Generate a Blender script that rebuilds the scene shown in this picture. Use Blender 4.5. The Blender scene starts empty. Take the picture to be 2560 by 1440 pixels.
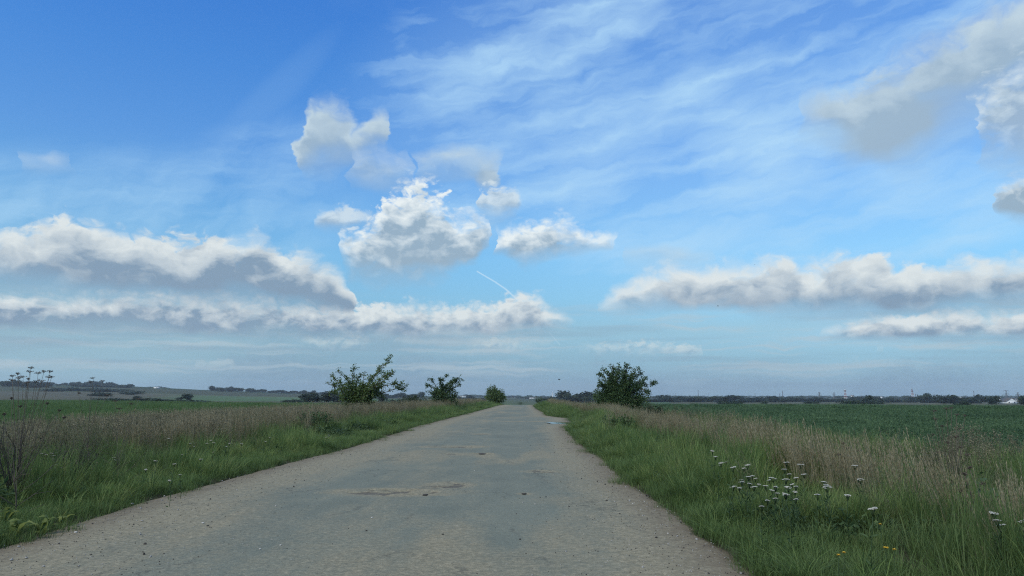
import bpy, math, random
import numpy as np
from mathutils import Vector

R = math.radians
rng = np.random.default_rng(7)
random.seed(7)
sc = bpy.context.scene
col = sc.collection

# ------------------------------------------------------------------ camera
CAM_H, PITCH, F = 1.5, R(8.25), 1849.0          # F: focal length in pixels of a 2560 wide frame
cam = bpy.data.cameras.new('camera')
cam.lens, cam.sensor_width = 26.0, 36.0
cam.clip_start, cam.clip_end = 0.05, 30000
cam_o = bpy.data.objects.new('camera', cam)
cam_o.location = (0, 0, CAM_H)
cam_o.rotation_euler = (R(90) + PITCH, 0, 0)
col.objects.link(cam_o)
sc.camera = cam_o

sc.view_settings.view_transform = 'Standard'
sc.view_settings.look = 'None'
sc.view_settings.gamma = 1
sc.view_settings.exposure = 0
sc.view_settings.use_curve_mapping = False
sc.cycles.use_denoising = False
sc.cycles.max_bounces = 6
sc.cycles.diffuse_bounces = 2
sc.cycles.glossy_bounces = 2
sc.cycles.transmission_bounces = 3
sc.cycles.transparent_max_bounces = 8
sc.cycles.volume_bounces = 0
sc.cycles.adaptive_threshold = 0.008
sc.cycles.use_adaptive_sampling = True
sc.cycles.filter_width = 1.15

SUN_EL, SUN_AZ = 42.0, -140.0                    # azimuth clockwise from +Y (the view direction)
sun = bpy.data.lights.new('sun', 'SUN')
sun.energy = 2.3
sun.angle = R(18)
sun.color = (1.0, 0.92, 0.78)
sun_o = bpy.data.objects.new('sun', sun)
sd = Vector((math.sin(R(SUN_AZ)) * math.cos(R(SUN_EL)), math.cos(R(SUN_AZ)) * math.cos(R(SUN_EL)), math.sin(R(SUN_EL))))
sun_o.rotation_euler = sd.to_track_quat('Z', 'Y').to_euler()
sun_o.location = (0, 0, 50)
col.objects.link(sun_o)

# ------------------------------------------------------------------ direction helpers
def ray(px, py):
    u, v = (px - 1280) / F, (720 - py) / F
    return np.array([u, math.cos(PITCH) - math.sin(PITCH) * v, math.sin(PITCH) + math.cos(PITCH) * v])
def azel(px, py):
    d = ray(px, py)
    return math.degrees(math.atan2(d[0], d[1])), math.degrees(math.atan2(d[2], math.hypot(d[0], d[1])))
def on_plane(px, py, z=0.0):
    d = ray(px, py); t = (z - CAM_H) / d[2]
    return d[0] * t, d[1] * t
def at_dist(px, py, y):
    d = ray(px, py); t = y / d[1]
    return np.array([d[0] * t, y, CAM_H + d[2] * t])

# ------------------------------------------------------------------ node helpers
class NT:
    def __init__(s, tree): s.t = tree; s.n = tree.nodes; s.l = tree.links
    def new(s, typ, **kw):
        n = s.n.new(typ)
        for k, v in kw.items(): setattr(n, k, v)
        return n
    def put(s, sock, v):
        if v is None: return
        if isinstance(v, bpy.types.NodeSocket): s.l.new(v, sock)
        else: sock.default_value = v
    def m(s, op, a, b=None, c=None, clamp=False):
        n = s.new('ShaderNodeMath', operation=op, use_clamp=clamp)
        s.put(n.inputs[0], a); s.put(n.inputs[1], b); s.put(n.inputs[2], c)
        return n.outputs[0]
    def vm(s, op, a, b=None, scale=None):
        n = s.new('ShaderNodeVectorMath', operation=op)
        s.put(n.inputs[0], a); s.put(n.inputs[1], b)
        if scale is not None: s.put(n.inputs['Scale'], scale)
        return n.outputs['Value'] if op in ('LENGTH', 'DOT_PRODUCT', 'DISTANCE') else n.outputs[0]
    def comb(s, x, y, z=0.0):
        n = s.new('ShaderNodeCombineXYZ')
        for i, v in enumerate((x, y, z)): s.put(n.inputs[i], v)
        return n.outputs[0]
    def sep(s, v):
        n = s.new('ShaderNodeSeparateXYZ'); s.put(n.inputs[0], v); return n.outputs
    def mr(s, v, a, b, c=0.0, d=1.0, smooth=False):
        n = s.new('ShaderNodeMapRange', interpolation_type='SMOOTHSTEP' if smooth else 'LINEAR')
        n.clamp = True
        for k, x in zip(('Value', 'From Min', 'From Max', 'To Min', 'To Max'), (v, a, b, c, d)): s.put(n.inputs[k], x)
        return n.outputs[0]
    def mix(s, f, a, b, typ='MIX'):
        n = s.new('ShaderNodeMix', data_type='RGBA', blend_type=typ)
        s.put(n.inputs[0], f)
        for k, v in ((6, a), (7, b)):
            if isinstance(v, (tuple, list)) and len(v) == 3: v = (*v, 1)
            s.put(n.inputs[k], v)
        return n.outputs[2]
    def noise(s, vec, scale, detail=3, rough=.5, dist=0.0, lac=2.0, dim='3D', typ=None):
        n = s.new('ShaderNodeTexNoise', noise_dimensions=dim)
        if typ: n.noise_type = typ
        s.put(n.inputs['Vector'], vec)
        n.inputs['Scale'].default_value = scale; n.inputs['Detail'].default_value = detail
        n.inputs['Roughness'].default_value = rough; n.inputs['Distortion'].default_value = dist
        n.inputs['Lacunarity'].default_value = lac
        return n.outputs[0], n.outputs[1]
    def ramp(s, f, stops, interp='LINEAR'):
        n = s.new('ShaderNodeValToRGB'); s.put(n.inputs[0], f)
        e = n.color_ramp; e.interpolation = interp
        while len(e.elements) < len(stops): e.elements.new(0.5)
        for el, (p, c) in zip(e.elements, stops):
            el.position = p; el.color = (*c, 1)
        return n.outputs[0]
    def curve(s, x, pts):
        n = s.new('ShaderNodeFloatCurve')
        s.put(n.inputs['Value'], x)
        c = n.mapping.curves[0]
        pts = sorted(pts)
        while len(c.points) < len(pts): c.points.new(0.5, 0.5)
        for p, (a, b) in zip(c.points, pts):
            p.location = (a, b); p.handle_type = 'VECTOR'
        n.mapping.use_clip = False
        n.mapping.update()
        return n.outputs[0]

# ------------------------------------------------------------------ sky with clouds (direction space only)
world = bpy.data.worlds.new('World'); sc.world = world; world.use_nodes = True
W = NT(world.node_tree); W.n.clear()
tc = W.new('ShaderNodeTexCoord')
D = tc.outputs['Generated']
dx, dy, dz = W.sep(D)
az = W.m('MULTIPLY', W.m('ARCTAN2', dx, dy), 57.29578)
el = W.m('MULTIPLY', W.m('ARCSINE', dz), 57.29578)
sky = W.new('ShaderNodeTexSky', sky_type='NISHITA')
sky.sun_disc = False
sky.sun_elevation = R(SUN_EL); sky.sun_rotation = R(SUN_AZ)
sky.air_density = 1.0; sky.dust_density = 1.0; sky.ozone_density = 2.0
SKY_S = 0.12
TINT = [(0.1, .81, 1.17, 1.68), (1.2, .52, .82, 1.26), (2.7, .47, .72, 1.0), (4.85, .59, .79, .92), (7.3, .64, .965, 1.10), (10.4, .71, 1.14, 1.30),
        (13.5, .68, 1.16, 1.42), (18.1, .60, 1.11, 1.56), (24.0, .46, 1.07, 1.70), (29.3, .38, 1.02, 1.81), (45.0, .42, .98, 1.65)]
eln = W.m('DIVIDE', el, 60.0, clamp=True)
skyc = W.mix(1.0, sky.outputs[0], W.ramp(eln, [(e_ / 60, (r_ / 2, g_ / 2, b_ / 2)) for e_, r_, g_, b_ in TINT]), 'MULTIPLY')
skyc = W.vm('SCALE', skyc, scale=SKY_S * 2)

AZ0, AZR, ELR = -44.0, 88.0, 40.0
# beyond the frame the cloud field folds back on itself, so the whole dome has the same kind of sky
azf = W.m('PINGPONG', W.m('SUBTRACT', az, AZ0), AZR)            # 0..AZR

Q = W.comb(azf, W.m('MULTIPLY', el, 1.5), 0.0)
wv = W.noise(Q, 0.30, 5, .55)[1]
wv = W.vm('SUBTRACT', wv, (0.5, 0.5, 0.5))
wx, wy, wz = W.sep(wv)
damp = W.mr(el, 0.5, 16.0, 0.30, 1.0)
azw = W.m('ADD', azf, W.m('MULTIPLY', W.m('MULTIPLY', wx, 3.6), damp))
elw = W.m('ADD', el, W.m('MULTIPLY', W.m('MULTIPLY', wy, 1.5), damp))
xn = W.m('DIVIDE', azw, AZR)
SUNV = (-.55, 1.0)                                                 # towards the sun, in the plane of the sky
def noise_set(scale, off, ext):
    """cloud density noise here and at three steps towards the sun"""
    q = W.vm('ADD', Q, (off, off * .37, 0))
    q = W.vm('ADD', q, W.vm('SCALE', wv, scale=1.3 / max(scale, .4)))
    out_ = []
    for st_, de in ((0, 8), (.35 * ext, 6), (.95 * ext, 4), (2.1 * ext, 3)):
        p_ = q if st_ == 0 else W.vm('ADD', q, (SUNV[0] * st_, SUNV[1] * st_ * 1.5, 0))
        n_ = W.noise(p_, scale, de, .52, dim='2D')[0]
        out_.append((st_, W.m('SUBTRACT', n_, .47)))
    v_ = W.new('ShaderNodeTexVoronoi', voronoi_dimensions='2D', feature='F1')
    W.put(v_.inputs['Vector'], W.vm('ADD', q, W.vm('SCALE', W.vm('SUBTRACT', W.noise(q, scale * 3.2, 3, .6, dim='2D')[1], (.5, .5, .5)), scale=.22 / scale)))
    v_.inputs['Scale'].default_value = scale * 1.9; v_.inputs['Detail'].default_value = 2.0; v_.inputs['Roughness'].default_value = .45
    puff = W.m('SUBTRACT', .62, v_.outputs['Distance'])
    return out_, puff
NB, NM, NS = noise_set(.36, 0.0, 1.25), noise_set(.70, 40.0, .8), noise_set(1.3, 80.0, .45)
fuzz = W.mr(W.noise(Q, .16, 2, .5, dim='2D')[0], .35, .65, .55, 1.9)

def layer_curves(clouds):
    """clouds: lists of (px, ytop, ybottom) in photo pixels, left to right -> two curves over azimuth"""
    top, bot = [], []
    prev = None
    for c in clouds:
        pts = []
        for (x, yt, yb) in c:
            a, et = azel(x, yt); _, eb = azel(x, yb)
            pts.append(((a - AZ0) / AZR, et / ELR, eb / ELR))
        a0, t0, b0 = pts[0]; a1, t1, b1 = pts[-1]
        mid0, mid1 = (t0 + b0) / 2, (t1 + b1) / 2
        e = .006
        if a0 - e > 0.0 and a0 > .02:
            top.append((a0 - e, mid0 - .06)); bot.append((a0 - e, mid0 + .06))
        for a, t, b in pts: top.append((a, t)); bot.append((a, b))
        if a1 + e < 1 and a1 < .97:
            top.append((a1 + e, mid1 - .06)); bot.append((a1 + e, mid1 + .06))
    if top[0][0] > 0: top.insert(0, (0, top[0][1])); bot.insert(0, (0, bot[0][1]))
    if top[-1][0] < 1: top.append((1, top[-1][1])); bot.append((1, bot[-1][1]))
    return top, bot

def cloud_layer(base, clouds, lit, mid, dark, ns, soft=.55, rag=1.0, alpha=1.0, absorb=1.0, gray=0.0, botsoft=1.0, grayx=None, swell=.0, pf=.45, relk=1.0):
    steps, puff = ns
    tc_, bc_ = layer_curves(clouds)
    top = W.m('MULTIPLY', W.curve(xn, tc_), ELR)
    bot = W.m('MULTIPLY', W.curve(xn, bc_), ELR)
    th = W.m('SUBTRACT', top, bot)
    thp = W.m('MAXIMUM', th, 0.3)
    up = W.m('ADD', W.m('SUBTRACT', top, elw), swell)
    dn = W.m('ADD', W.m('SUBTRACT', W.m('ADD', elw, W.m('MULTIPLY', W.m('SUBTRACT', el, elw), .6)), bot), swell)
    amp = W.m('MULTIPLY', W.m('MINIMUM', thp, 5.0), rag)
    def dens(i):
        st_, n_ = steps[i]
        u_ = up if st_ == 0 else W.m('SUBTRACT', up, st_ * SUNV[1])
        d_ = W.m('ADD', W.m('MINIMUM', u_, W.m('ADD', W.m('MULTIPLY', thp, .55), 0.0)), W.m('MULTIPLY', n_, amp))
        return d_
    d0 = W.m('ADD', dens(0), W.m('MULTIPLY', W.m('MULTIPLY', puff, amp), pf))
    a_bot = W.m('ADD', dn, W.m('MULTIPLY', W.m('MULTIPLY', steps[0][1], amp), .35))
    s_ = W.m('MULTIPLY', W.m('MULTIPLY', W.m('POWER', thp, .5), soft), fuzz)
    A = W.m('MULTIPLY', W.mr(d0, W.m('MULTIPLY', s_, -.3), s_, smooth=True),
            W.mr(a_bot, W.m('MULTIPLY', s_, -.6), W.m('MULTIPLY', s_, 1.3 * botsoft), smooth=True))
    A = W.m('MULTIPLY', A, W.mr(th, .0, 1.3, .0, 1.0, smooth=True))
    # optical depth towards the sun, relative to the cloud's own size
    k_ = W.m('DIVIDE', absorb, W.m('ADD', W.m('MULTIPLY', thp, .55), .45))
    tau = W.m('MULTIPLY', W.m('MAXIMUM', W.m('ADD', dens(1), W.m('MULTIPLY', W.m('MULTIPLY', puff, amp), pf * .8)), 0.0), .30)
    tau = W.m('ADD', tau, W.m('MULTIPLY', W.m('MAXIMUM', dens(2), 0.0), .55))
    tau = W.m('ADD', tau, W.m('MULTIPLY', W.m('MAXIMUM', dens(3), 0.0), .85))
    T = W.m('EXPONENT', W.m('MULTIPLY', W.m('MULTIPLY', tau, k_), -3.4))
    # flat shaded base
    T = W.m('MULTIPLY', T, W.mr(W.m('DIVIDE', a_bot, thp), -.05, .72, .10, 1.0, smooth=True))
    rel = W.m('ADD', W.m('MULTIPLY', W.m('SUBTRACT', steps[0][1], steps[2][1]), .95), W.m('MULTIPLY', steps[2][1], -.7))
    rel = W.m('MULTIPLY', rel, W.mr(W.m('DIVIDE', a_bot, thp), .12, .5, .25, relk))
    sh = W.m('SUBTRACT', W.m('ADD', T, rel), gray)
    if grayx: sh = W.m('SUBTRACT', sh, W.curve(xn, sorted([((azel(x_, 800)[0] - AZ0) / AZR, g_) for x_, g_ in grayx])))
    sh = W.m('MAXIMUM', sh, 0.0, clamp=True)
    c = W.ramp(sh, [(0.0, dark), (.34, mid), (.88, lit)], 'LINEAR')
    return W.mix(W.m('MULTIPLY', A, alpha), base, c)

# --- cirrus: swept ice streaks, rising to the right
def gblob(px, py, ra, re, rot=0.0):
    a, e = azel(px, py)
    x = W.m('SUBTRACT', azf, a - AZ0); y = W.m('SUBTRACT', el, e)
    c, s = math.cos(R(rot)), math.sin(R(rot))
    xr = W.m('DIVIDE', W.m('ADD', W.m('MULTIPLY', x, c), W.m('MULTIPLY', y, s)), ra)
    yr = W.m('DIVIDE', W.m('SUBTRACT', W.m('MULTIPLY', y, c), W.m('MULTIPLY', x, s)), re)
    return W.mr(W.m('ADD', W.m('MULTIPLY', xr, xr), W.m('MULTIPLY', yr, yr)), 0.0, 1.0, 1.0, 0.0, smooth=True)
def streaks(ang, sx, sy, off, det=8, rough=.6, dist=.0, wk=1.6):
    q = W.vm('ADD', W.comb(azf, el, 0), W.vm('SCALE', wv, scale=wk))
    mp = W.new('ShaderNodeMapping', vector_type='TEXTURE'); W.put(mp.inputs['Vector'], q)
    mp.inputs['Rotation'].default_value = (0, 0, R(ang)); mp.inputs['Scale'].default_value = (1 / sx, 1 / sy, 1)
    mp.inputs['Location'].default_value = (off, off * .7, 0)
    return W.noise(mp.outputs[0], 1.0, det, rough, dist=dist, dim='2D')[0]
st1 = streaks(20, .028, .24, 3.0, wk=2.4, rough=.55)
st2 = streaks(8, .07, .55, 11.0, det=8, rough=.56, wk=2.6)
st3 = streaks(55, .04, .22, 21.0, det=7, rough=.55, wk=3.0)
patch = W.noise(W.comb(azf, W.m('MULTIPLY', el, 1.8), 0), .075, 3, .5, dim='2D')[0]
sts = W.m('ADD', W.m('MULTIPLY', st1, .5), W.m('MULTIPLY', st2, .5))
cov = gblob(1900, 340, 30, 17, -6)
cov = W.m('MAXIMUM', cov, W.m('MULTIPLY', gblob(1400, 230, 21, 13, 15), .9))
cov = W.m('MAXIMUM', cov, W.m('MULTIPLY', gblob(2300, -60, 22, 12, 0), .8))
ca = W.mr(W.m('ADD', W.m('ADD', sts, W.m('MULTIPLY', W.m('SUBTRACT', patch, .5), .55)), W.m('MULTIPLY', W.m('SUBTRACT', cov, .6), .35)), .37, .80)
ca = W.m('MULTIPLY', ca, W.mr(cov, 0, .35))
cl = W.m('MAXIMUM', gblob(330, 560, 20, 6.5, 10), W.m('MULTIPLY', gblob(640, 450, 10, 5, 25), .9))
cb = W.m('MULTIPLY', W.mr(W.m('ADD', W.m('MULTIPLY', st3, .55), W.m('MULTIPLY', st2, .45)), .38, .72), cl)
cb = W.m('MAXIMUM', cb, W.m('MULTIPLY', gblob(680, 240, 8.5, 1.5, 47), .10))
ca = W.m('MAXIMUM', ca, W.m('MULTIPLY', cb, .8))
high = W.mr(W.m('ADD', el, W.m('MULTIPLY', patch, 14)), 36.0, 54.0, 0.0, 1.0, smooth=True)  # cloud veil overhead, mostly out of view, added to whiten the ambient light
ca = W.m('MAXIMUM', ca, W.m('MULTIPLY', high, W.mr(sts, .3, .6, .45, 1.0)))
veil_ = W.m('MULTIPLY', cov, .2)
c = W.mix(W.m('MAXIMUM', W.m('MULTIPLY', ca, .85, clamp=True), veil_), skyc, W.mix(high, (.47, .73, .96), (.66, .76, .86)))

# --- contrail: three pieces of a thin line passing behind the bank
def seg(x0, y0, x1, y1, w):
    a0, e0 = azel(x0, y0); a1, e1 = azel(x1, y1); a0 -= AZ0; a1 -= AZ0
    L = math.hypot(a1 - a0, e1 - e0); ux, uy = (a1 - a0) / L, (e1 - e0) / L
    x, y = W.m('SUBTRACT', azf, a0), W.m('SUBTRACT', el, e0)
    along = W.m('ADD', W.m('MULTIPLY', x, ux), W.m('MULTIPLY', y, uy))
    perp = W.m('ABSOLUTE', W.m('SUBTRACT', W.m('MULTIPLY', y, ux), W.m('MULTIPLY', x, uy)))
    f = W.mr(perp, 0, w, 1, 0, smooth=True)
    f = W.m('MULTIPLY', f, W.mr(along, -.05, .05))
    return W.m('MULTIPLY', f, W.mr(along, L - .02, L + .05, 1, 0))
ctr = W.m('MULTIPLY', seg(1192, 678, 1240, 706, .09), .45)
for a in ((1238, 705, 1263, 722, .10), (1262, 721, 1292, 748, .11), (1290, 746, 1325, 780, .1)):
    ctr = W.m('MAXIMUM', ctr, W.m('MULTIPLY', seg(*a), .45))
ctr = W.m('MAXIMUM', ctr, W.m('MULTIPLY', seg(1372, 830, 1400, 862, .09), .16))
c = W.mix(ctr, c, (.75, .9, 1.0))

# --- pale air low on the left, greyer air low on the right
lowair = W.mr(el, 3.0, 9.0, 1.0, 0.0, smooth=True)
c = W.mix(W.m('MULTIPLY', lowair, W.mr(azf, 14.0, 36.0, .85, 0.0, smooth=True)), c, (.335, .53, .635))
# --- veils of far grey cloud just over the horizon
veil = [[(300, 985, 990), (420, 930, 1003), (560, 880, 1005), (640, 852, 1005), (900, 850, 1005), (1200, 862, 1005), (1400, 880, 1005), (1550, 885, 1005), (1750, 905, 1005), (2100, 915, 1005), (2560, 850, 1005), (2900, 840, 1005)]]
c = cloud_layer(c, veil, (.27, .42, .54), (.25, .39, .51), (.225, .36, .49), NS, soft=1.2, rag=.3, alpha=.72, botsoft=.4, absorb=.4)
WL, WM, WD = (.75, .81, .82), (.49, .575, .645), (.24, .345, .465)
horizon_puffs = [
    [(-200, 905, 930), (0, 908, 932), (80, 910, 930)], [(490, 906, 922), (540, 901, 924), (592, 906, 926)],
    [(690, 840, 856), (760, 838, 862), (815, 846, 878), (870, 842, 884), (930, 848, 880)], [(985, 849, 864), (1040, 846, 866), (1090, 850, 864)],
    [(1170, 854, 882), (1240, 848, 886), (1310, 850, 886), (1390, 858, 880)],
    [(1440, 868, 886), (1520, 860, 890), (1610, 854, 894), (1690, 860, 896), (1760, 870, 888)],
    [(2115, 895, 910), (2160, 894, 910)], [(2185, 870, 882), (2210, 868, 882)], [(2420, 836, 850), (2560, 832, 854), (2800, 828, 850)]]
c = cloud_layer(c, horizon_puffs, (.66, .75, .76), (.46, .58, .66), (.31, .45, .56), NS, soft=.55, rag=.9, alpha=.8, swell=.18, absorb=.7, botsoft=2.0)
# --- thin level streaks of distant cloud
stq = W.noise(W.comb(W.m('MULTIPLY', azf, .085), W.m('MULTIPLY', W.m('ADD', el, W.m('MULTIPLY', wy, 1.2)), 1.25), 3.0), 1.0, 6, .55)[0]
stm = W.m('MULTIPLY', W.mr(stq, .47, .66, smooth=True), W.m('MULTIPLY', W.mr(el, .3, 2.0), W.mr(el, 8.2, 4.5, smooth=True)))
c = W.mix(W.m('MULTIPLY', stm, .65), c, (.47, .585, .65))
stq2 = W.noise(W.comb(W.m('MULTIPLY', azf, .07), W.m('MULTIPLY', el, 1.0), 17.0), 1.0, 4, .5)[0]
c = W.mix(W.m('MULTIPLY', W.m('MULTIPLY', W.mr(stq2, .48, .7, smooth=True), W.mr(el, 7.5, 3.5, smooth=True)), .55), c, (.27, .40, .51))
# --- second bank (behind) and its fellow on the right
bank2 = [[(-300, 740, 812), (0, 738, 820), (150, 738, 826), (250, 735, 830), (400, 735, 834), (500, 740, 836), (600, 742, 840), (700, 748, 843), (850, 768, 842), (900, 762, 842), (1050, 756, 842),
          (1200, 764, 838), (1240, 758, 836), (1265, 742, 834), (1300, 732, 830), (1345, 738, 826), (1372, 768, 822), (1400, 780, 816), (1445, 796, 810)],
         [(2050, 826, 844), (2100, 812, 846), (2150, 798, 846), (2230, 788, 844), (2270, 796, 842), (2350, 780, 842), (2400, 775, 844), (2480, 782, 848), (2560, 774, 848), (2900, 772, 848)]]
c = cloud_layer(c, bank2, WL, WM, WD, NM, soft=.46, rag=.55, relk=.75, alpha=.97, swell=.12, absorb=.75, grayx=[(-300, .16), (350, .14), (540, -.02), (640, -.05), (720, .1), (820, .06), (900, -.10), (1300, -.16), (1450, -.1), (1800, 0), (2900, .06)])
# --- scattered cumulus at several heights
mid1 = [[(735, 385, 408), (755, 340, 412), (775, 262, 415), (830, 255, 410), (868, 262, 402), (888, 330, 392), (915, 300, 365), (950, 284, 352), (975, 305, 345)],
        [(1040, 400, 430), (1100, 376, 432), (1170, 376, 430), (1200, 382, 450), (1232, 384, 458), (1255, 400, 440)],
        [(1560, 634, 654), (1620, 632, 660), (1700, 632, 660), (1790, 638, 654)],
        [(1995, 262, 310), (2060, 236, 350), (2120, 230, 385), (2200, 185, 400), (2260, 145, 385), (2320, 105, 345), (2400, 60, 310), (2480, 20, 290), (2560, 0, 250), (2700, -60, 230), (2900, -60, 200)]]
c = cloud_layer(c, mid1, (.55, .68, .76), (.44, .57, .68), (.34, .47, .60), NB, soft=.85, rag=.42, alpha=.95, absorb=.8, swell=.5, relk=.6, grayx=[(0, 0), (1300, 0), (1900, .08), (2900, .12)])
mid2 = [[(785, 545, 562), (825, 520, 565), (860, 508, 566), (895, 530, 562), (940, 540, 558)],
        [(1190, 485, 524), (1215, 464, 545), (1255, 466, 550), (1300, 494, 524)],
        [(2440, 250, 400), (2500, 180, 420), (2560, 140, 440), (2700, 120, 470), (2900, 100, 470)]]
c = cloud_layer(c, mid2, (.66, .77, .84), (.48, .60, .70), (.35, .47, .60), NM, soft=.7, rag=.8, alpha=.85, absorb=.55, swell=.2)
mid3 = [[(855, 590, 640), (885, 575, 690), (925, 560, 700), (955, 530, 702), (985, 478, 702), (1010, 458, 700), (1050, 455, 696), (1085, 474, 692), (1120, 500, 680), (1150, 540, 662), (1185, 535, 640), (1215, 560, 605)],
        [(1235, 590, 622), (1270, 580, 630), (1310, 565, 655), (1350, 560, 645), (1400, 545, 630), (1440, 562, 625), (1470, 580, 618), (1540, 596, 616)],
        [(2490, 490, 520), (2540, 460, 540), (2700, 420, 560), (2900, 400, 560)]]
c = cloud_layer(c, mid3, (.86, .92, .92), (.56, .66, .73), (.32, .44, .55), NM, soft=.65, rag=.75, alpha=.95, absorb=.5, swell=.25, relk=.75, grayx=[(0, .0), (1550, 0), (2300, .5), (2900, .5)])
mid4 = [[(55, 395, 415), (120, 388, 420), (185, 398, 418)], [(885, 398, 448), (930, 374, 460), (985, 372, 462), (1035, 390, 440)]]
c = cloud_layer(c, mid4, (.52, .66, .80), (.42, .56, .70), (.34, .48, .64), NB, soft=1.0, rag=.55, alpha=.85, absorb=.5, swell=.4)
# --- big near banks
bank1 = [[(-300, 575, 705), (0, 562, 716), (120, 556, 728), (200, 552, 738), (260, 562, 745), (300, 584, 748), (400, 586, 754), (455, 596, 760), (520, 590, 764), (600, 588, 769), (680, 602, 774), (740, 616, 779), (790, 640, 782), (840, 676, 784), (885, 725, 780)],
         [(1490, 760, 782), (1530, 734, 784), (1580, 700, 780), (1640, 670, 774), (1700, 662, 772), (1790, 655, 770), (1850, 646, 774), (1880, 668, 782), (1900, 650, 786), (1950, 640, 788), (1990, 645, 790), (2012, 670, 790), (2060, 645, 790), (2120, 646, 790),
          (2180, 642, 788), (2240, 654, 786), (2290, 666, 784), (2350, 650, 782), (2420, 636, 778), (2480, 642, 775), (2560, 645, 770), (2900, 645, 772)]]
c = cloud_layer(c, bank1, WL, WM, WD, NB, soft=.5, rag=.5, relk=.7, alpha=.985, swell=.1, absorb=.85, grayx=[(-300, .0), (150, -.04), (280, .10), (400, .10), (700, .17), (860, .10), (1500, -.16), (1850, -.10), (2200, .0), (2900, .06)])
bg = W.new('ShaderNodeBackground'); W.put(bg.inputs['Color'], c); bg.inputs['Strength'].default_value = 1.0
CLOUDS_ON = True
W.l.new(bg.outputs[0], W.new('ShaderNodeOutputWorld').inputs['Surface'])
world.cycles.sampling_method = 'MANUAL'
world.cycles.sample_map_resolution = 512

# ------------------------------------------------------------------ object helpers
def tag(o, label=None, cat=None, group=None, kind=None):
    if label: o['label'] = label
    if cat: o['category'] = cat
    if group: o['group'] = group
    if kind: o['kind'] = kind
    return o
def mesh_np(name, v, f, mat=None, smooth=False, attrs=None):
    """v (N,3), f list of arrays (same size faces per array)"""
    me = bpy.data.meshes.new(name)
    v = np.asarray(v, dtype=np.float32)
    me.vertices.add(len(v)); me.vertices.foreach_set('co', v.ravel())
    fs = [np.asarray(a, dtype=np.int32) for a in (f if isinstance(f, list) else [f]) if len(a)]
    nl = sum(a.size for a in fs); nf = sum(len(a) for a in fs)
    me.loops.add(nl); me.polygons.add(nf)
    me.loops.foreach_set('vertex_index', np.concatenate([a.ravel() for a in fs]))
    tot = np.concatenate([np.full(len(a), a.shape[1]) for a in fs])
    me.polygons.foreach_set('loop_start', np.concatenate([[0], np.cumsum(tot)[:-1]]).astype(np.int32))
    if smooth: me.polygons.foreach_set('use_smooth', np.ones(nf, dtype=bool))
    me.update(calc_edges=True)
    for k, a in (attrs or {}).items():
        a = np.asarray(a, dtype=np.float32)
        if a.ndim == 1:
            at = me.attributes.new(k, 'FLOAT', 'POINT'); at.data.foreach_set('value', a)
        else:
            at = me.attributes.new(k, 'FLOAT_VECTOR', 'POINT'); at.data.foreach_set('vector', a.ravel())
    if mat: me.materials.append(mat)
    return me
def obj(name, me, parent=None, loc=(0, 0, 0), link=True):
    o = bpy.data.objects.new(name, me); o.location = loc
    if link: col.objects.link(o)
    if parent: o.parent = parent
    return o
def empty(name, loc=(0, 0, 0), rz=0, s=1):
    o = bpy.data.objects.new(name, None); o.location = loc; o.rotation_euler = (0, 0, rz); o.scale = (s, s, s)
    o.empty_display_size = .2
    col.objects.link(o); return o

class MB:
    def __init__(s): s.v = []; s.f3 = []; s.f4 = []; s.n = 0; s.a = []
    def add(s, v, q=(), t=(), a=None):
        v = np.asarray(v, float).reshape(-1, 3)
        s.v.append(v)
        if len(q): s.f4.append(np.asarray(q) + s.n)
        if len(t): s.f3.append(np.asarray(t) + s.n)
        s.a.append(np.zeros((len(v), 2)) if a is None else np.asarray(a, float).reshape(-1, 2))
        s.n += len(v)
    def box(s, c, d):
        c = np.array(c, float); d = np.array(d, float) / 2
        v = np.array([[x, y, z] for x in (-1, 1) for y in (-1, 1) for z in (-1, 1)]) * d + c
        s.add(v, [(0, 1, 3, 2), (4, 6, 7, 5), (0, 4, 5, 1), (2, 3, 7, 6), (0, 2, 6, 4), (1, 5, 7, 3)])
    def tube(s, pts, rad, k=6):
        pts = np.asarray(pts, float); n = len(pts)
        rad = np.broadcast_to(np.asarray(rad, float), (n,))
        tg = np.gradient(pts, axis=0); tg /= np.linalg.norm(tg, axis=1)[:, None] + 1e-9
        ref = np.array([0.3, 1.0, 0.1]) if abs(tg[0][1]) < .8 else np.array([1.0, .1, .2])
        u = np.cross(tg, ref); u /= np.linalg.norm(u, axis=1)[:, None] + 1e-9
        w = np.cross(tg, u)
        an = np.linspace(0, 2 * np.pi, k, endpoint=False)
        ring = u[:, None] * np.cos(an)[None, :, None] + w[:, None] * np.sin(an)[None, :, None]
        v = (pts[:, None] + ring * rad[:, None, None]).reshape(-1, 3)
        q = [(i * k + j, i * k + (j + 1) % k, (i + 1) * k + (j + 1) % k, (i + 1) * k + j) for i in range(n - 1) for j in range(k)]
        v = np.vstack([v, pts[:1], pts[-1:]])
        t = [(n * k, (j + 1) % k, j) for j in range(k)] + [(n * k + 1, (n - 1) * k + j, (n - 1) * k + (j + 1) % k) for j in range(k)]
        s.add(v, q, t)
    def mesh(s, name, mat=None, smooth=False):
        v = np.vstack(s.v); a = np.vstack(s.a)
        fs = []
        if s.f4: fs.append(np.vstack(s.f4))
        if s.f3: fs.append(np.vstack(s.f3))
        return mesh_np(name, v, fs, mat, smooth, {'tint': a[:, 0], 'hgt': a[:, 1]})

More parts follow.
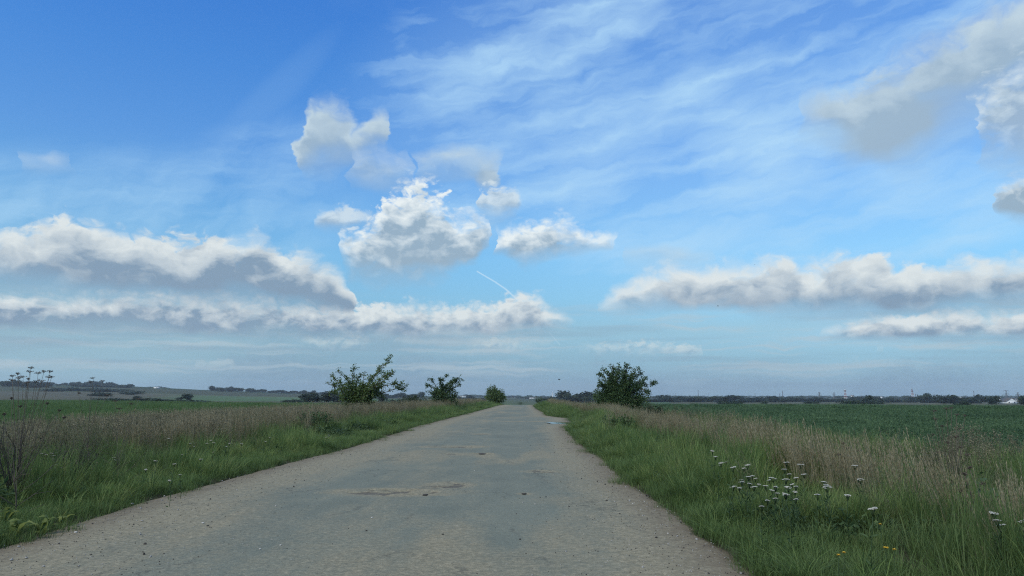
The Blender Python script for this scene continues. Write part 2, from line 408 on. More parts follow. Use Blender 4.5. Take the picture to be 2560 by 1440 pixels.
# simple value noise in numpy for terrain and masks
_tab = rng.random((256, 256))
def vnoise(x, y):
    xi, yi = np.floor(x).astype(int), np.floor(y).astype(int)
    fx, fy = x - xi, y - yi
    fx, fy = fx * fx * (3 - 2 * fx), fy * fy * (3 - 2 * fy)
    g = lambda a, b: _tab[a & 255, b & 255]
    return (g(xi, yi) * (1 - fx) + g(xi + 1, yi) * fx) * (1 - fy) + (g(xi, yi + 1) * (1 - fx) + g(xi + 1, yi + 1) * fx) * fy
def fbm(x, y, o=4):
    s, a, t = 0, .5, 0
    for i in range(o):
        s = s + a * vnoise(x * 2 ** i + 17 * i, y * 2 ** i + 31 * i); t += a; a *= .5
    return s / t
def sstep(a, b, x):
    t = np.clip((x - a) / (b - a), 0, 1); return t * t * (3 - 2 * t)

# ------------------------------------------------------------------ materials
def mat(name):
    m = bpy.data.materials.new(name); m.use_nodes = True
    t = NT(m.node_tree); t.n.clear()
    out = t.new('ShaderNodeOutputMaterial')
    return m, t, out
def simple(name, c, rough=.8, noise=0.0, scale=5.0, metal=0.0):
    m, t, out = mat(name)
    b = t.new('ShaderNodeBsdfPrincipled')
    b.inputs['Roughness'].default_value = rough; b.inputs['Metallic'].default_value = metal
    if noise:
        g = t.new('ShaderNodeTexCoord')
        n = t.noise(g.outputs['Object'], scale, 5, .6)[0]
        k = t.mr(n, .3, .7, 1 - noise, 1 + noise)
        cc = t.new('ShaderNodeVectorMath', operation='SCALE'); cc.inputs[0].default_value = c
        t.put(cc.inputs['Scale'], k); t.put(b.inputs['Base Color'], cc.outputs[0])
    else: b.inputs['Base Color'].default_value = (*c, 1)
    t.l.new(b.outputs[0], out.inputs[0]); return m
def plant(name, stops, patch=None, trans=.35, rough=.55, patch_scale=.35, basec=None, leafy=False):
    """foliage: colour per blade from 'tint', slow patches across the ground from instance location"""
    m, t, out = mat(name)
    at = t.new('ShaderNodeAttribute', attribute_name='tint')
    ah = t.new('ShaderNodeAttribute', attribute_name='hgt')
    oi = t.new('ShaderNodeObjectInfo')
    f = t.m('ADD', t.m('MULTIPLY', at.outputs['Fac'], .6), t.m('MULTIPLY', oi.outputs['Random'], .4))
    pn = t.noise(oi.outputs['Location'], patch_scale, 3, .6)[0]
    f = t.m('ADD', f, t.m('MULTIPLY', t.m('SUBTRACT', pn, .5), 1.1), clamp=True)
    c = t.ramp(f, stops)
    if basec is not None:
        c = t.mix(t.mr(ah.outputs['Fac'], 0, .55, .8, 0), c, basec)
    if patch is not None:
        pn2 = t.noise(t.vm('ADD', oi.outputs['Location'], (31, 7, 0)), patch_scale * .7, 3, .6)[0]
        c = t.mix(t.mr(pn2, .5, .68, 0, .85), c, patch)
    d = t.new('ShaderNodeBsdfPrincipled'); d.inputs['Roughness'].default_value = rough
    d.inputs['Specular IOR Level'].default_value = .25
    t.put(d.inputs['Base Color'], c)
    tr = t.new('ShaderNodeBsdfTranslucent')
    t.put(tr.inputs[0], t.mix(.3, c, (.2, .28, .05)) if leafy else c)
    mx = t.new('ShaderNodeMixShader'); mx.inputs[0].default_value = trans
    t.l.new(d.outputs[0], mx.inputs[1]); t.l.new(tr.outputs[0], mx.inputs[2])
    t.l.new(mx.outputs[0], out.inputs[0]); return m

G_DARK, G_MID, G_PALE = (.045, .095, .035), (.13, .205, .06), (.24, .31, .095)  # stops for the random blade tint, dark to pale yellowish green
M_grass = plant('verge_grass_blades', [(0, G_DARK), (.45, G_MID), (.8, G_PALE), (1, (.25, .25, .11))], patch=(.10, .155, .05), basec=(.06, .08, .035), trans=.45)
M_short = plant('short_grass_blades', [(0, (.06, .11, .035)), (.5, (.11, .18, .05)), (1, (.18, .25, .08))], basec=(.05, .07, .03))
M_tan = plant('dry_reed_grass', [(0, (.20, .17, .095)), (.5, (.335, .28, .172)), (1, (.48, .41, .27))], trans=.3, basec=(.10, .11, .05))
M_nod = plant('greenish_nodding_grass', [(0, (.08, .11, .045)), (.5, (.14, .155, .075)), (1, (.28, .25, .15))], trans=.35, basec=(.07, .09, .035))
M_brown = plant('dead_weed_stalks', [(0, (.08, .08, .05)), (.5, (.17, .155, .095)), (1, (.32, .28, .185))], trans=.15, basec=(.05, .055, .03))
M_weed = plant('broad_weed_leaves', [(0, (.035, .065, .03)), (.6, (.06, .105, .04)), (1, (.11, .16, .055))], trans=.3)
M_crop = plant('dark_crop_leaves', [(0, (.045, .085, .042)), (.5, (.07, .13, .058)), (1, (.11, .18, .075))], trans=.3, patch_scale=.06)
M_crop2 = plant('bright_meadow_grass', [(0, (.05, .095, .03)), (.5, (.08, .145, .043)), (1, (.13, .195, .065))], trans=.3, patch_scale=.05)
M_leaf = plant('tree_leaves', [(0, (.05, .09, .032)), (.55, (.10, .155, .052)), (.9, (.18, .23, .08)), (1, (.26, .27, .11))], trans=.35, leafy=True)
M_leaf2 = plant('dark_tree_leaves', [(0, (.035, .07, .03)), (.6, (.068, .118, .044)), (.93, (.12, .175, .06)), (1, (.26, .26, .09))], trans=.3, leafy=True)
M_far = plant('far_tree_foliage', [(0, (.014, .028, .017)), (.6, (.025, .045, .022)), (1, (.045, .065, .028))], trans=.1)
M_far2 = plant('distant_wood_foliage', [(0, (.03, .055, .03)), (.6, (.05, .085, .04)), (1, (.085, .12, .055))], trans=.1)
M_bark = simple('bark', (.10, .08, .055), .9, .4, 9)
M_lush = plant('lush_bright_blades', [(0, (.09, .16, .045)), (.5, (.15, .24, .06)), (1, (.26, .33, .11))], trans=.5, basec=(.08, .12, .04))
M_white = plant('yarrow_florets', [(0, (.72, .70, .62)), (1, (.88, .86, .78))], trans=.3)
M_yellow = simple('yellow_petals', (.75, .50, .04), .6)

# ------------------------------------------------------------------ road edges from the ground up
LE = [(-60, 1440), (0, 1368), (140, 1322), (300, 1275), (430, 1236), (560, 1200), (700, 1163), (870, 1120), (960, 1092), (1040, 1066), (1120, 1046), (1160, 1036), (1195, 1027), (1222, 1020), (1243, 1014)]
RE = [(1890, 1440), (1790, 1360), (1690, 1290), (1600, 1225), (1520, 1160), (1462, 1115), (1425, 1085), (1418, 1072), (1432, 1058), (1420, 1046), (1370, 1040), (1362, 1032), (1345, 1024), (1335, 1014)]
le = np.array([on_plane(*p) for p in LE]); re_ = np.array([on_plane(*p) for p in RE])
le = le[np.argsort(le[:, 1])]; re_ = re_[np.argsort(re_[:, 1])]
le = np.vstack([[-5.3, -40], [-5.3, 0], le[1:], [-1.6, 125], [.2, 160], [4, 220]])
re_ = np.vstack([[2.1, -40], [2.1, 0], re_, [4.6, 125], [7.0, 160], [11, 220]])
def xl(y): return np.interp(y, le[:, 1], le[:, 0]) + .22 * (fbm(y * .55, 3.3 + 0 * y, 3) - .5) + .12 * (fbm(y * 2.7, 9.3 + 0 * y, 3) - .5)
def xr(y): return np.interp(y, re_[:, 1], re_[:, 0]) + .22 * (fbm(y * .55, 43.3 + 0 * y, 3) - .5) + .12 * (fbm(y * 2.7, 79.3 + 0 * y, 3) - .5)
def side(x, y):
    """distance outside the road edge (negative on the road)"""
    return np.maximum(xl(y) - x, x - xr(y))

def terrain_z(x, y):
    r = np.hypot(x, y); a = np.degrees(np.arctan2(x, y))
    zr = np.interp(r, [0, 60, 105, 122, 150, 200, 300, 600, 1500, 7000], [0, 0, 0, -.05, -.5, -1.8, -3, -5.2, -11, -13])
    zl = np.interp(r, [0, 50, 200, 400, 700, 1000, 1500, 2200, 3000, 7000], [0, 0, -.4, -.9, -.8, 1.5, 9.6, 29, 27, 5])
    w = np.interp(a, [-180, -120, -40, -33, -27, -22.9, -18.8, -14.6, -5.6, 3, 180], [0, 1, 1, 1, .9, .70, .56, .43, .2, 0, 0])
    z = zr * (1 - w) + zl * w
    s = side(x, y)
    near = 1 - sstep(90, 180, r)
    # embankment: verge falls gently to the field, a shallow ditch on the right
    right = x > 0
    zd = np.where(right, np.interp(s, [0, 2.6, 4.6, 6.2, 8.5, 14], [0, .02, -.65, -.75, -.45, -.6]),
                  np.interp(s, [0, 3, 6, 12], [0, .02, -.15, -.35]))
    zd = np.where(s < 0, 0, zd)
    fade = np.where(s > 0, np.clip(1 - r / 400, 0, 1), 0)
    z = z + zd * fade
    # bed under the road, lip of the verge
    z = z + np.where(s < .05, -.06, 0) * (r < 260) + np.where(s >= .05, .03 * sstep(0, .5, s), 0) * near
    z = z + (fbm(x * .13, y * .13) - .5) * .25 * sstep(.5, 6, s) * (r < 3000)
    z = z + (fbm(x * .9 + 5, y * .9) - .5) * .08 * sstep(.2, 2, s) * near
    z = z + (fbm(x * .004, y * .004, 4) - .5) * 3.0 * sstep(500, 2000, r)
    return z

# ground sheet: polar grid, reaching past the horizon
rr = np.concatenate([np.linspace(0.0, 3, 8)[1:], 3 * (7000 / 3) ** np.linspace(0, 1, 330)[1:]])
aa = np.concatenate([np.arange(-48, 48.01, .17), np.arange(50, 311, 3.0)])
A_, R_ = np.meshgrid(np.radians(aa), rr)
X, Y = R_ * np.sin(A_), R_ * np.cos(A_)
Z = terrain_z(X.ravel(), Y.ravel()).reshape(X.shape)
nr, na = X.shape
v = np.stack([X.ravel(), Y.ravel(), Z.ravel()], 1)
I = np.arange(nr * na).reshape(nr, na)
q = np.stack([I[:-1, :], np.roll(I, -1, 1)[:-1, :], np.roll(I, -1, 1)[1:, :], I[1:, :]], -1).reshape(-1, 4)[:, ::-1]
v = np.vstack([v, [[0, 0, -.06]]])
tri = np.stack([np.full(na, len(v) - 1), np.roll(I[0], -1), I[0]], 1)
x, y = v[:, 0], v[:, 1]; r = np.hypot(x, y); a = np.degrees(np.arctan2(x, y)); s = side(x, y)
nz = fbm(x * .02, y * .02) - .5; nb = fbm(x * .004 + 9, y * .004) - .5
def C(*c): return np.array(c)[None, :]
cc = np.where((x > 0)[:, None], C(.062, .112, .055), C(.078, .135, .045)) * np.ones((len(v), 3))
def paint(mask, c):
    global cc
    m = np.clip(mask, 0, 1)[:, None]; cc = cc * (1 - m) + C(*c) * m
jr = r * (1 + .16 * nb + .05 * nz)
paint(sstep(3.5, 2.5, s - 0) * (r < 160), (.055, .05, .03))                  # soil under the verge
paint(sstep(12.5, 9, s + nz * 4) * (r < 200), (.06, .055, .035))
# left: brown strip, tan stubble, sloping green field, scrub on the ridge
L = sstep(2, -4, a)
paint(L * sstep(200, 230, jr) * sstep(-24, -27.5, -(-a) * 1.0) * 0, (.1, .1, .1))
paint(L * sstep(150, 170, jr) * sstep(420, 330, jr) * sstep(-28.6, -27.6, a), (.08, .08, .05))
paint(L * sstep(395, 420, jr) * (jr < 1350), (.088, .088, .062))
paint(L * sstep(395, 430, jr + (a + 29) * -12) * (jr < 1250) * sstep(-27, -22, a + nb * 4), (.075, .125, .06))
paint(L * sstep(1150, 1250, jr) * sstep(-26, -21, a), (.085, .10, .06))
paint(L * sstep(1300, 1420, jr), (.055, .065, .038))
paint(L * sstep(1850, 1950, jr), (.035, .055, .028))
# right and middle
Rr = 1 - L
paint(Rr * sstep(520, 640, jr) * (a > 12), (.085, .09, .06))
paint(Rr * sstep(250, 270, jr) * sstep(420, 400, jr) * sstep(14, 6, a), (.05, .10, .05))
paint(Rr * sstep(420, 440, jr) * sstep(14, 6, a), (.075, .095, .06))
paint(Rr * sstep(1500, 1700, jr), (.05, .065, .04))
paint(sstep(.05, .08, nb) * sstep(2500, 2600, r), (.09, .10, .06))
m, t, out = mat('open_ground')
at = t.new('ShaderNodeAttribute', attribute_name='cover')
geo = t.new('ShaderNodeNewGeometry'); pos = geo.outputs['Position']
n1 = t.noise(pos, .9, 6, .65)[0]; n2 = t.noise(pos, .03, 5, .6)[0]; n3 = t.noise(t.vm('MULTIPLY', pos, (.01, .06, 0)), 1.0, 4, .6)[0]
k = t.m('MULTIPLY', t.mr(n1, .3, .7, .65, 1.35), t.m('MULTIPLY', t.mr(n2, .3, .7, .75, 1.25), t.mr(n3, .3, .7, .85, 1.15)))
cv = t.vm('SCALE', at.outputs['Vector'], scale=k)
b = t.new('ShaderNodeBsdfPrincipled'); b.inputs['Roughness'].default_value = .95; b.inputs['Specular IOR Level'].default_value = .1
t.put(b.inputs['Base Color'], cv)
bp = t.new('ShaderNodeBump'); bp.inputs['Distance'].default_value = .12; bp.inputs['Strength'].default_value = .6
t.put(bp.inputs['Height'], n1); t.l.new(bp.outputs[0], b.inputs['Normal'])
t.l.new(b.outputs[0], out.inputs[0])
tag(obj('ground', mesh_np('ground', v, [q, tri], m, True, {'cover': cc})), kind='structure')

# ------------------------------------------------------------------ road
holes = []   # (x, y, rx, ry, depth, dark)
for px, py, wx_, wy_, dep in ((985, 1232, .75, .42, .03), (1050, 1238, .35, .16, .05), (1120, 1215, .35, .4, .02), (1140, 1118, .75, .5, .03), (1205, 1136, .28, .22, .05),
                         (1120, 1138, .5, .3, .015), (1150, 1058, 1.0, .35, .03), (1310, 1054, 1.5, .5, .04), (1205, 1086, .3, .4, .02), (1360, 1180, .35, .22, .02),
                         (1310, 1236, .1, .12, .03), (1270, 1033, 1.2, .9, .03), (1345, 1043, 1.0, .6, .03), (1270, 1019, 1.6, 2.0, .03), (1350, 1178, .2, .2, .02)):
    hx, hy = on_plane(px, py); holes.append((hx, hy, wx_, wy_, dep))
PUD = on_plane(1402, 1057.5)
def road_z(x, y):
    r = np.hypot(x, y)
    zb = np.interp(r, [0, 105, 122, 150, 200, 300], [0, 0, -.05, -.5, -1.8, -3]) 
    zb = zb + .02 * (fbm(x * .4, y * .25) - .5)
    z = zb + .006 * (fbm(x * 5, y * 5) - .5)
    dirt = np.zeros_like(x); dark = np.zeros_like(x)
    for hx, hy, a_, b_, d in holes:
        wob = 1 + .9 * (fbm(x * 2.1 + hx, y * 2.1 + hy, 3) - .5)
        q_ = ((x - hx) / a_) ** 2 + ((y - hy) / b_) ** 2
        q_ = q_ * wob
        h = sstep(1.0, .7, q_)
        rag = sstep(.42, .62, fbm(x * 4 + hy, y * 6 + hx, 4))
        z = z - d * h * (.25 + .75 * rag)
        dirt = np.maximum(dirt, sstep(3.2, .7, q_))
        dark = np.maximum(dark, h * rag)
    qp = ((x - PUD[0] - .1) / .95) ** 2 + ((y - PUD[1]) / 1.5) ** 2
    z = z - .05 * sstep(1.5, .5, qp * (1 + .5 * (fbm(x * 2, y * 2) - .5)))
    dark = np.maximum(dark, .6 * sstep(2.4, .9, qp))
    return z + .012, dirt, dark
ys = np.concatenate([np.linspace(-40, 3.5, 40)[:-1], 3.5 * (210 / 3.5) ** np.linspace(0, 1, 1100)])
us = np.linspace(0, 1, 170)
Yr, U = np.meshgrid(ys, us, indexing='ij')
xa, xb = xl(ys)[:, None] - .12, xr(ys)[:, None] + .12
Xr = xa + (xb - xa) * U
Zr, dirt, dark = road_z(Xr.ravel(), Yr.ravel())
e = np.minimum(Xr - xa, xb - Xr).ravel()
Zr = Zr - .055 * sstep(.25, 0, e)                                   # worn edge dips into the verge
eL, eR = (Xr - xa).ravel(), (xb - Xr).ravel()
xx, yy = Xr.ravel(), Yr.ravel()
dirt = np.maximum(dirt * .8, 1.15 * sstep(3.0, .6, eL + 1.6 * (fbm(xx * .5, yy * .22) - .5)))
dirt = np.maximum(dirt, 1.15 * sstep(2.1, .4, eR + 1.2 * (fbm(xx * .5 + 7, yy * .22) - .5)))
dirt = np.maximum(dirt, .75 * sstep(.52, .66, fbm(xx * .45 + 3, yy * .16 + 2)))
mid = .35 * sstep(2.0, .6, np.abs(xx + 2.7)) ; dirt = np.maximum(dirt, mid * sstep(.35, .6, fbm(xx * 1.1, yy * .35)))
n0, n1_ = Xr.shape
I = np.arange(n0 * n1_).reshape(n0, n1_)
q = np.stack([I[:-1, :-1], I[:-1, 1:], I[1:, 1:], I[1:, :-1]], -1).reshape(-1, 4)
m, t, out = mat('worn_asphalt')
ad = t.new('ShaderNodeAttribute', attribute_name='dirt').outputs['Fac']
ak = t.new('ShaderNodeAttribute', attribute_name='broken').outputs['Fac']
ae = t.new('ShaderNodeAttribute', attribute_name='edge').outputs['Fac']
geo = t.new('ShaderNodeNewGeometry'); pos = geo.outputs['Position']
flow = t.vm('MULTIPLY', pos, (1.0, .45, 1.0))
g1 = t.noise(pos, 70, 3, .7)[0]; g2 = t.noise(pos, 18, 4, .65)[0]; g3 = t.noise(flow, 1.6, 5, .65)[0]; g4 = t.noise(flow, .35, 4, .55)[0]; g5 = t.noise(pos, 5.5, 5, .7)[0]
trk = t.noise(t.vm('MULTIPLY', pos, (1.35, .035, 1.0)), 1.0, 4, .6)[0]
asp = t.ramp(t.m('ADD', t.m('MULTIPLY', g3, .5), t.m('MULTIPLY', g4, .5)), [(.3, (.118, .130, .102)), (.5, (.150, .161, .124)), (.7, (.188, .192, .143))])
sand = t.ramp(g2, [(.3, (.18, .158, .10)), (.5, (.235, .203, .13)), (.72, (.30, .26, .175))])
dm = t.m('ADD', ad, t.m('MULTIPLY', t.m('SUBTRACT', g3, .5), .9))
dm = t.m('ADD', dm, t.m('MULTIPLY', t.m('SUBTRACT', g5, .5), 1.0))
dm = t.m('ADD', dm, t.m('MULTIPLY', t.m('SUBTRACT', g2, .5), .6))
dm = t.m('ADD', dm, t.m('MULTIPLY', t.m('SUBTRACT', trk, .46), 1.5))
c = t.mix(t.m('MULTIPLY', t.mr(dm, .15, 1.05, 0, 1), .85), asp, sand)
sp = t.mr(g1, .3, .72, .62, 1.42); sp2 = t.mr(g2, .3, .7, .9, 1.1)
c = t.vm('SCALE', c, scale=t.m('MULTIPLY', sp, sp2))
vc = t.new('ShaderNodeTexVoronoi', feature='DISTANCE_TO_EDGE'); t.put(vc.inputs['Vector'], t.vm('ADD', t.vm('MULTIPLY', pos, (1.0, .7, 1.0)), t.vm('SCALE', t.noise(pos, 2.2, 5, .7)[1], scale=.55))); vc.inputs['Scale'].default_value = .9
crk = t.m('MULTIPLY', t.mr(vc.outputs['Distance'], .004, .016, 1, 0), t.mr(t.noise(pos, .55, 3, .6)[0], .50, .60))
c = t.mix(t.m('MULTIPLY', crk, .55), c, (.06, .058, .045))
c = t.mix(t.m('MULTIPLY', t.mr(t.m('ADD', ak, t.m('MULTIPLY', t.m('SUBTRACT', g5, .5), 1.6)), .45, .95), .75), c, (.075, .066, .055))
c = t.mix(t.m('MULTIPLY', t.mr(t.m('ADD', ae, t.m('MULTIPLY', t.m('SUBTRACT', g5, .5), 1.1)), .0, .95, 1, 0, smooth=True), .72), c, (.115, .084, .052))
vo = t.new('ShaderNodeTexVoronoi'); t.put(vo.inputs['Vector'], pos); vo.inputs['Scale'].default_value = 8
wn = t.new('ShaderNodeTexWhiteNoise'); t.put(wn.inputs['Vector'], vo.outputs['Color'])
spk = t.m('MULTIPLY', t.mr(vo.outputs['Distance'], .07, .12, 1, 0), t.m('GREATER_THAN', wn.outputs['Value'], .90))
c = t.mix(t.m('MULTIPLY', spk, .8), c, t.mix(t.m('GREATER_THAN', t.sep(vo.outputs['Color'])[0], .45), (.06, .058, .05), (.33, .315, .27)))
b = t.new('ShaderNodeBsdfPrincipled'); b.inputs['Roughness'].default_value = .86; b.inputs['Specular IOR Level'].default_value = .35
t.put(b.inputs['Base Color'], c)
bp = t.new('ShaderNodeBump'); bp.inputs['Distance'].default_value = .012; bp.inputs['Strength'].default_value = .7
t.put(bp.inputs['Height'], t.m('ADD', t.m('MULTIPLY', g1, .5), g2)); t.l.new(bp.outputs[0], b.inputs['Normal'])
t.l.new(b.outputs[0], out.inputs[0])
tag(obj('road', mesh_np('road', np.stack([xx, yy, Zr], 1), [q], m, True, {'dirt': dirt, 'broken': dark, 'edge': e})), kind='structure')

# puddle in the hollow at the right-hand edge
an = np.linspace(0, 2 * np.pi, 60, endpoint=False)
rad = 1 + .22 * np.sin(an * 3 + 1) + .1 * np.sin(an * 7) + .05 * rng.random(60)
pv = np.stack([PUD[0] + .08 + .82 * rad * np.cos(an), PUD[1] + 1.15 * rad * np.sin(an), np.zeros(60)], 1)
zc = float(road_z(np.array([PUD[0]]), np.array([PUD[1]]))[0][0])
pv[:, 2] = zc + .036
pv = np.vstack([pv, [[PUD[0], PUD[1], zc + .036]]])
m, t, out = mat('puddle_water')
b = t.new('ShaderNodeBsdfPrincipled'); b.inputs['Base Color'].default_value = (.03, .035, .03, 1); b.inputs['Roughness'].default_value = .03; b.inputs['IOR'].default_value = 1.33
t.l.new(b.outputs[0], out.inputs[0])
tag(obj('puddle', mesh_np('puddle', pv, [np.array([(i, (i + 1) % 60, 60) for i in range(60)])], m)), kind='structure')

# ------------------------------------------------------------------ vegetation templates
def blade(mb, x, y, L_, w, az_, lean, bend, n=4, tint=None, z0=0.0):
    """arched tapering blade; lean = start angle from vertical, bend = extra angle to the tip"""
    tint = random.random() if tint is None else tint
    d = np.array([math.cos(az_), math.sin(az_)]); sdir = np.array([-d[1], d[0], 0])
    th = lean + bend * (np.arange(n) / n) ** 1.3
    stp = L_ / n
    px = np.concatenate([[0], np.cumsum(np.sin(th) * stp)]); pz = np.concatenate([[0], np.cumsum(np.cos(th) * stp)])
    ctr_ = np.stack([x + px * d[0], y + px * d[1], z0 + pz], 1)
    wd = w * np.array([.6, 1, .9, .65, .05] if n == 4 else np.linspace(1, .08, n + 1))
    vl = ctr_ - sdir * wd[:, None] / 2; vr = ctr_ + sdir * wd[:, None] / 2
    vv = np.empty((2 * (n + 1), 3)); vv[0::2] = vl; vv[1::2] = vr
    q_ = [(2 * i, 2 * i + 1, 2 * i + 3, 2 * i + 2) for i in range(n)]
    h = np.repeat(np.linspace(0, 1, n + 1), 2)
    mb.add(vv, q_, a=np.stack([np.full(len(h), tint), h], 1))
    return ctr_
def leafq(mb, p, d, nrm, L_, w, tint):
    """leaf of two bent halves about a midrib"""
    d = d / (np.linalg.norm(d) + 1e-9); sdv = np.cross(d, nrm); sdv /= np.linalg.norm(sdv) + 1e-9; up = np.cross(sdv, d)
    vv = [p, p + d * L_ * .5 + sdv * w / 2 + up * w * .15, p + d * L_ - up * L_ * .12, p + d * L_ * .5 - sdv * w / 2 + up * w * .15]
    mb.add(vv, t=[(0, 1, 2), (0, 2, 3)], a=[(tint, .9)] * 4)
def rv(): 
    a_ = rng.normal(size=3); return a_ / np.linalg.norm(a_)

tmpl = {}
def store(kind, me): tmpl.setdefault(kind, []).append(me)
U_ = random.uniform
for k_ in range(6):                                     # long green tufts
    mb = MB()
    base_az = U_(0, 6.28)
    for i in range(46):
        r_ = U_(0, .10); a_ = U_(0, 6.28)
        blade(mb, r_ * math.cos(a_), r_ * math.sin(a_), U_(.28, .62), U_(.004, .0085), a_ + U_(-.7, .7), U_(.02, .35), U_(.3, 1.5))
    store('tuft', mb.mesh('grass_tuft', M_grass))
for k_ in range(5):                                     # short fine grass
    mb = MB()
    for i in range(60):
        r_ = .17 * math.sqrt(U_(0, 1)); a_ = U_(0, 6.28)
        blade(mb, r_ * math.cos(a_), r_ * math.sin(a_), U_(.08, .24), U_(.004, .007), U_(0, 6.28), U_(.05, .6), U_(.2, 1.2), n=3)
    store('short', mb.mesh('short_grass', M_short))
for k_ in range(6):                                     # tall dry reed grass with narrow plumes
    pass
for k_ in range(4):
    mb = MB()
    for i in range(34):
        r_ = U_(0, .05); a_ = U_(0, 6.28)
        blade(mb, r_ * math.cos(a_), r_ * math.sin(a_), U_(.35, .75), U_(.005, .010), a_ + U_(-.9, .9), U_(.1, .6), U_(.9, 2.2), n=4)
    store('lush', mb.mesh('lush_tuft', M_lush))
for k_ in range(6):
    mb = MB()
    for i in range(16):
        r_ = U_(0, .16); a_ = U_(0, 6.28); L_ = U_(.75, 1.2); tt = random.random()
        cp = blade(mb, r_ * math.cos(a_), r_ * math.sin(a_), L_, .0045, U_(2.6, 3.8), U_(.0, .12), U_(.02, .28), n=5, tint=tt)
        for j in range(26):
            u = U_(.62, 1.0); idx = u * (len(cp) - 1); i0 = min(int(idx), len(cp) - 2); p = cp[i0] + (cp[i0 + 1] - cp[i0]) * (idx - i0)
            aa_ = U_(0, 6.28); blade(mb, p[0], p[1], U_(.035, .09) * (1.35 - u * .6), .006, aa_, U_(.1, .45), U_(-.1, .3), n=2, tint=min(1, tt * .6 + U_(.2, .5)), z0=p[2])
    for i in range(16):
        r_ = U_(0, .16); a_ = U_(0, 6.28)
        blade(mb, r_ * math.cos(a_), r_ * math.sin(a_), U_(.3, .75), U_(.004, .007), a_, U_(.05, .4), U_(.2, 1.3), tint=U_(0, .6))
    store('tan', mb.mesh('reed_grass', M_tan))
for k_ in range(5):                                     # loose nodding pale grass heads (band 2 and left)
    mb = MB()
    for i in range(22):
        r_ = U_(0, .2); a_ = U_(0, 6.28); L_ = U_(.6, 1.15); tt = U_(0, .7)
        cp = blade(mb, r_ * math.cos(a_), r_ * math.sin(a_), L_, .004, U_(2.2, 4.2), U_(.0, .2), U_(.2, .9), n=5, tint=tt)
        for j in range(9):
            u = U_(.75, 1.0); idx = u * (len(cp) - 1); i0 = min(int(idx), len(cp) - 2); p = cp[i0] + (cp[i0 + 1] - cp[i0]) * (idx - i0)
            blade(mb, p[0], p[1], U_(.03, .08), .006, U_(0, 6.28), U_(.3, 1.0), U_(0, .5), n=2, tint=U_(.3, .9), z0=p[2])
    store('nod', mb.mesh('nodding_grass', M_nod))
for k_ in range(6):                                     # dead branching weeds, dark brown seed heads
    mb = MB()
    for i in range(7):
        r_ = U_(0, .2); a_ = U_(0, 6.28); H = U_(.55, 1.1); lean = U_(-.2, .2)
        p0 = np.array([r_ * math.cos(a_), r_ * math.sin(a_), 0]); p1 = p0 + np.array([lean * H * .6, U_(-.2, .2) * H, H])
        cp = blade(mb, p0[0], p0[1], H, .007, a_, U_(0, .25), U_(0, .3), n=4, tint=U_(.2, .8))
        for j in range(11):
            u = U_(.3, 1.0); idx = u * 4; i0 = min(int(idx), 3); p = cp[i0] + (cp[i0 + 1] - cp[i0]) * (idx - i0)
            c2 = blade(mb, p[0], p[1], U_(.1, .28), .004, U_(0, 6.28), U_(.3, .9), U_(-.5, .1), n=3, tint=U_(0, .7), z0=p[2])
            for l_ in range(5):
                pp = c2[random.choice((1, 2, 3))] + rng.normal(size=3) * .012
                leafq(mb, pp, rv(), rv(), U_(.018, .04), U_(.012, .022), U_(0, .8))
    store('brown', mb.mesh('dead_weed', M_brown))
for k_ in range(5):                                     # broad-leaved weeds
    mb = MB()
    for i in range(90):
        a_ = U_(0, 6.28); r_ = .26 * math.sqrt(U_(0, 1)); zz = U_(.03, .42) * (1.15 - r_ / .35)
        p = np.array([r_ * math.cos(a_), r_ * math.sin(a_), zz]); d_ = np.array([math.cos(a_), math.sin(a_), U_(-.3, .6)])
        leafq(mb, p, d_ + rng.normal(size=3) * .4, np.array([0, 0, 1.0]) + rng.normal(size=3) * .35, U_(.05, .11), U_(.025, .05), random.random())
    for i in range(8): blade(mb, U_(-.1, .1), U_(-.1, .1), U_(.25, .5), .006, U_(0, 6.28), U_(0, .4), U_(0, .3), tint=.2)
    store('weed', mb.mesh('leafy_weed', M_weed))
def crop(mat_, leaf, n_, hh, rr_):
    mb = MB()
    for i in range(n_):
        a_ = U_(0, 6.28); r_ = rr_ * math.sqrt(U_(0, 1)); zz = U_(.0, hh) * (1.1 - .5 * (r_ / rr_) ** 2)
        p = np.array([r_ * math.cos(a_), r_ * math.sin(a_), zz])
        if leaf and i % 2: leafq(mb, p, np.array([math.cos(a_), math.sin(a_), U_(-.2, 1)]) + rng.normal(size=3) * .5, np.array([0, 0, 1.0]) + rng.normal(size=3) * .5, U_(.06, .12), U_(.025, .05), random.random())
        else: blade(mb, p[0], p[1], U_(.18, .5), .012, U_(0, 6.28), U_(0, .5), U_(.1, 1), n=2, tint=random.random())
    return mb.mesh('crop', mat_)
for k_ in range(4): store('crop', crop(M_crop, True, 190, .32, .55))
for k_ in range(4): store('meadow', crop(M_crop2, False, 120, .02, .55))

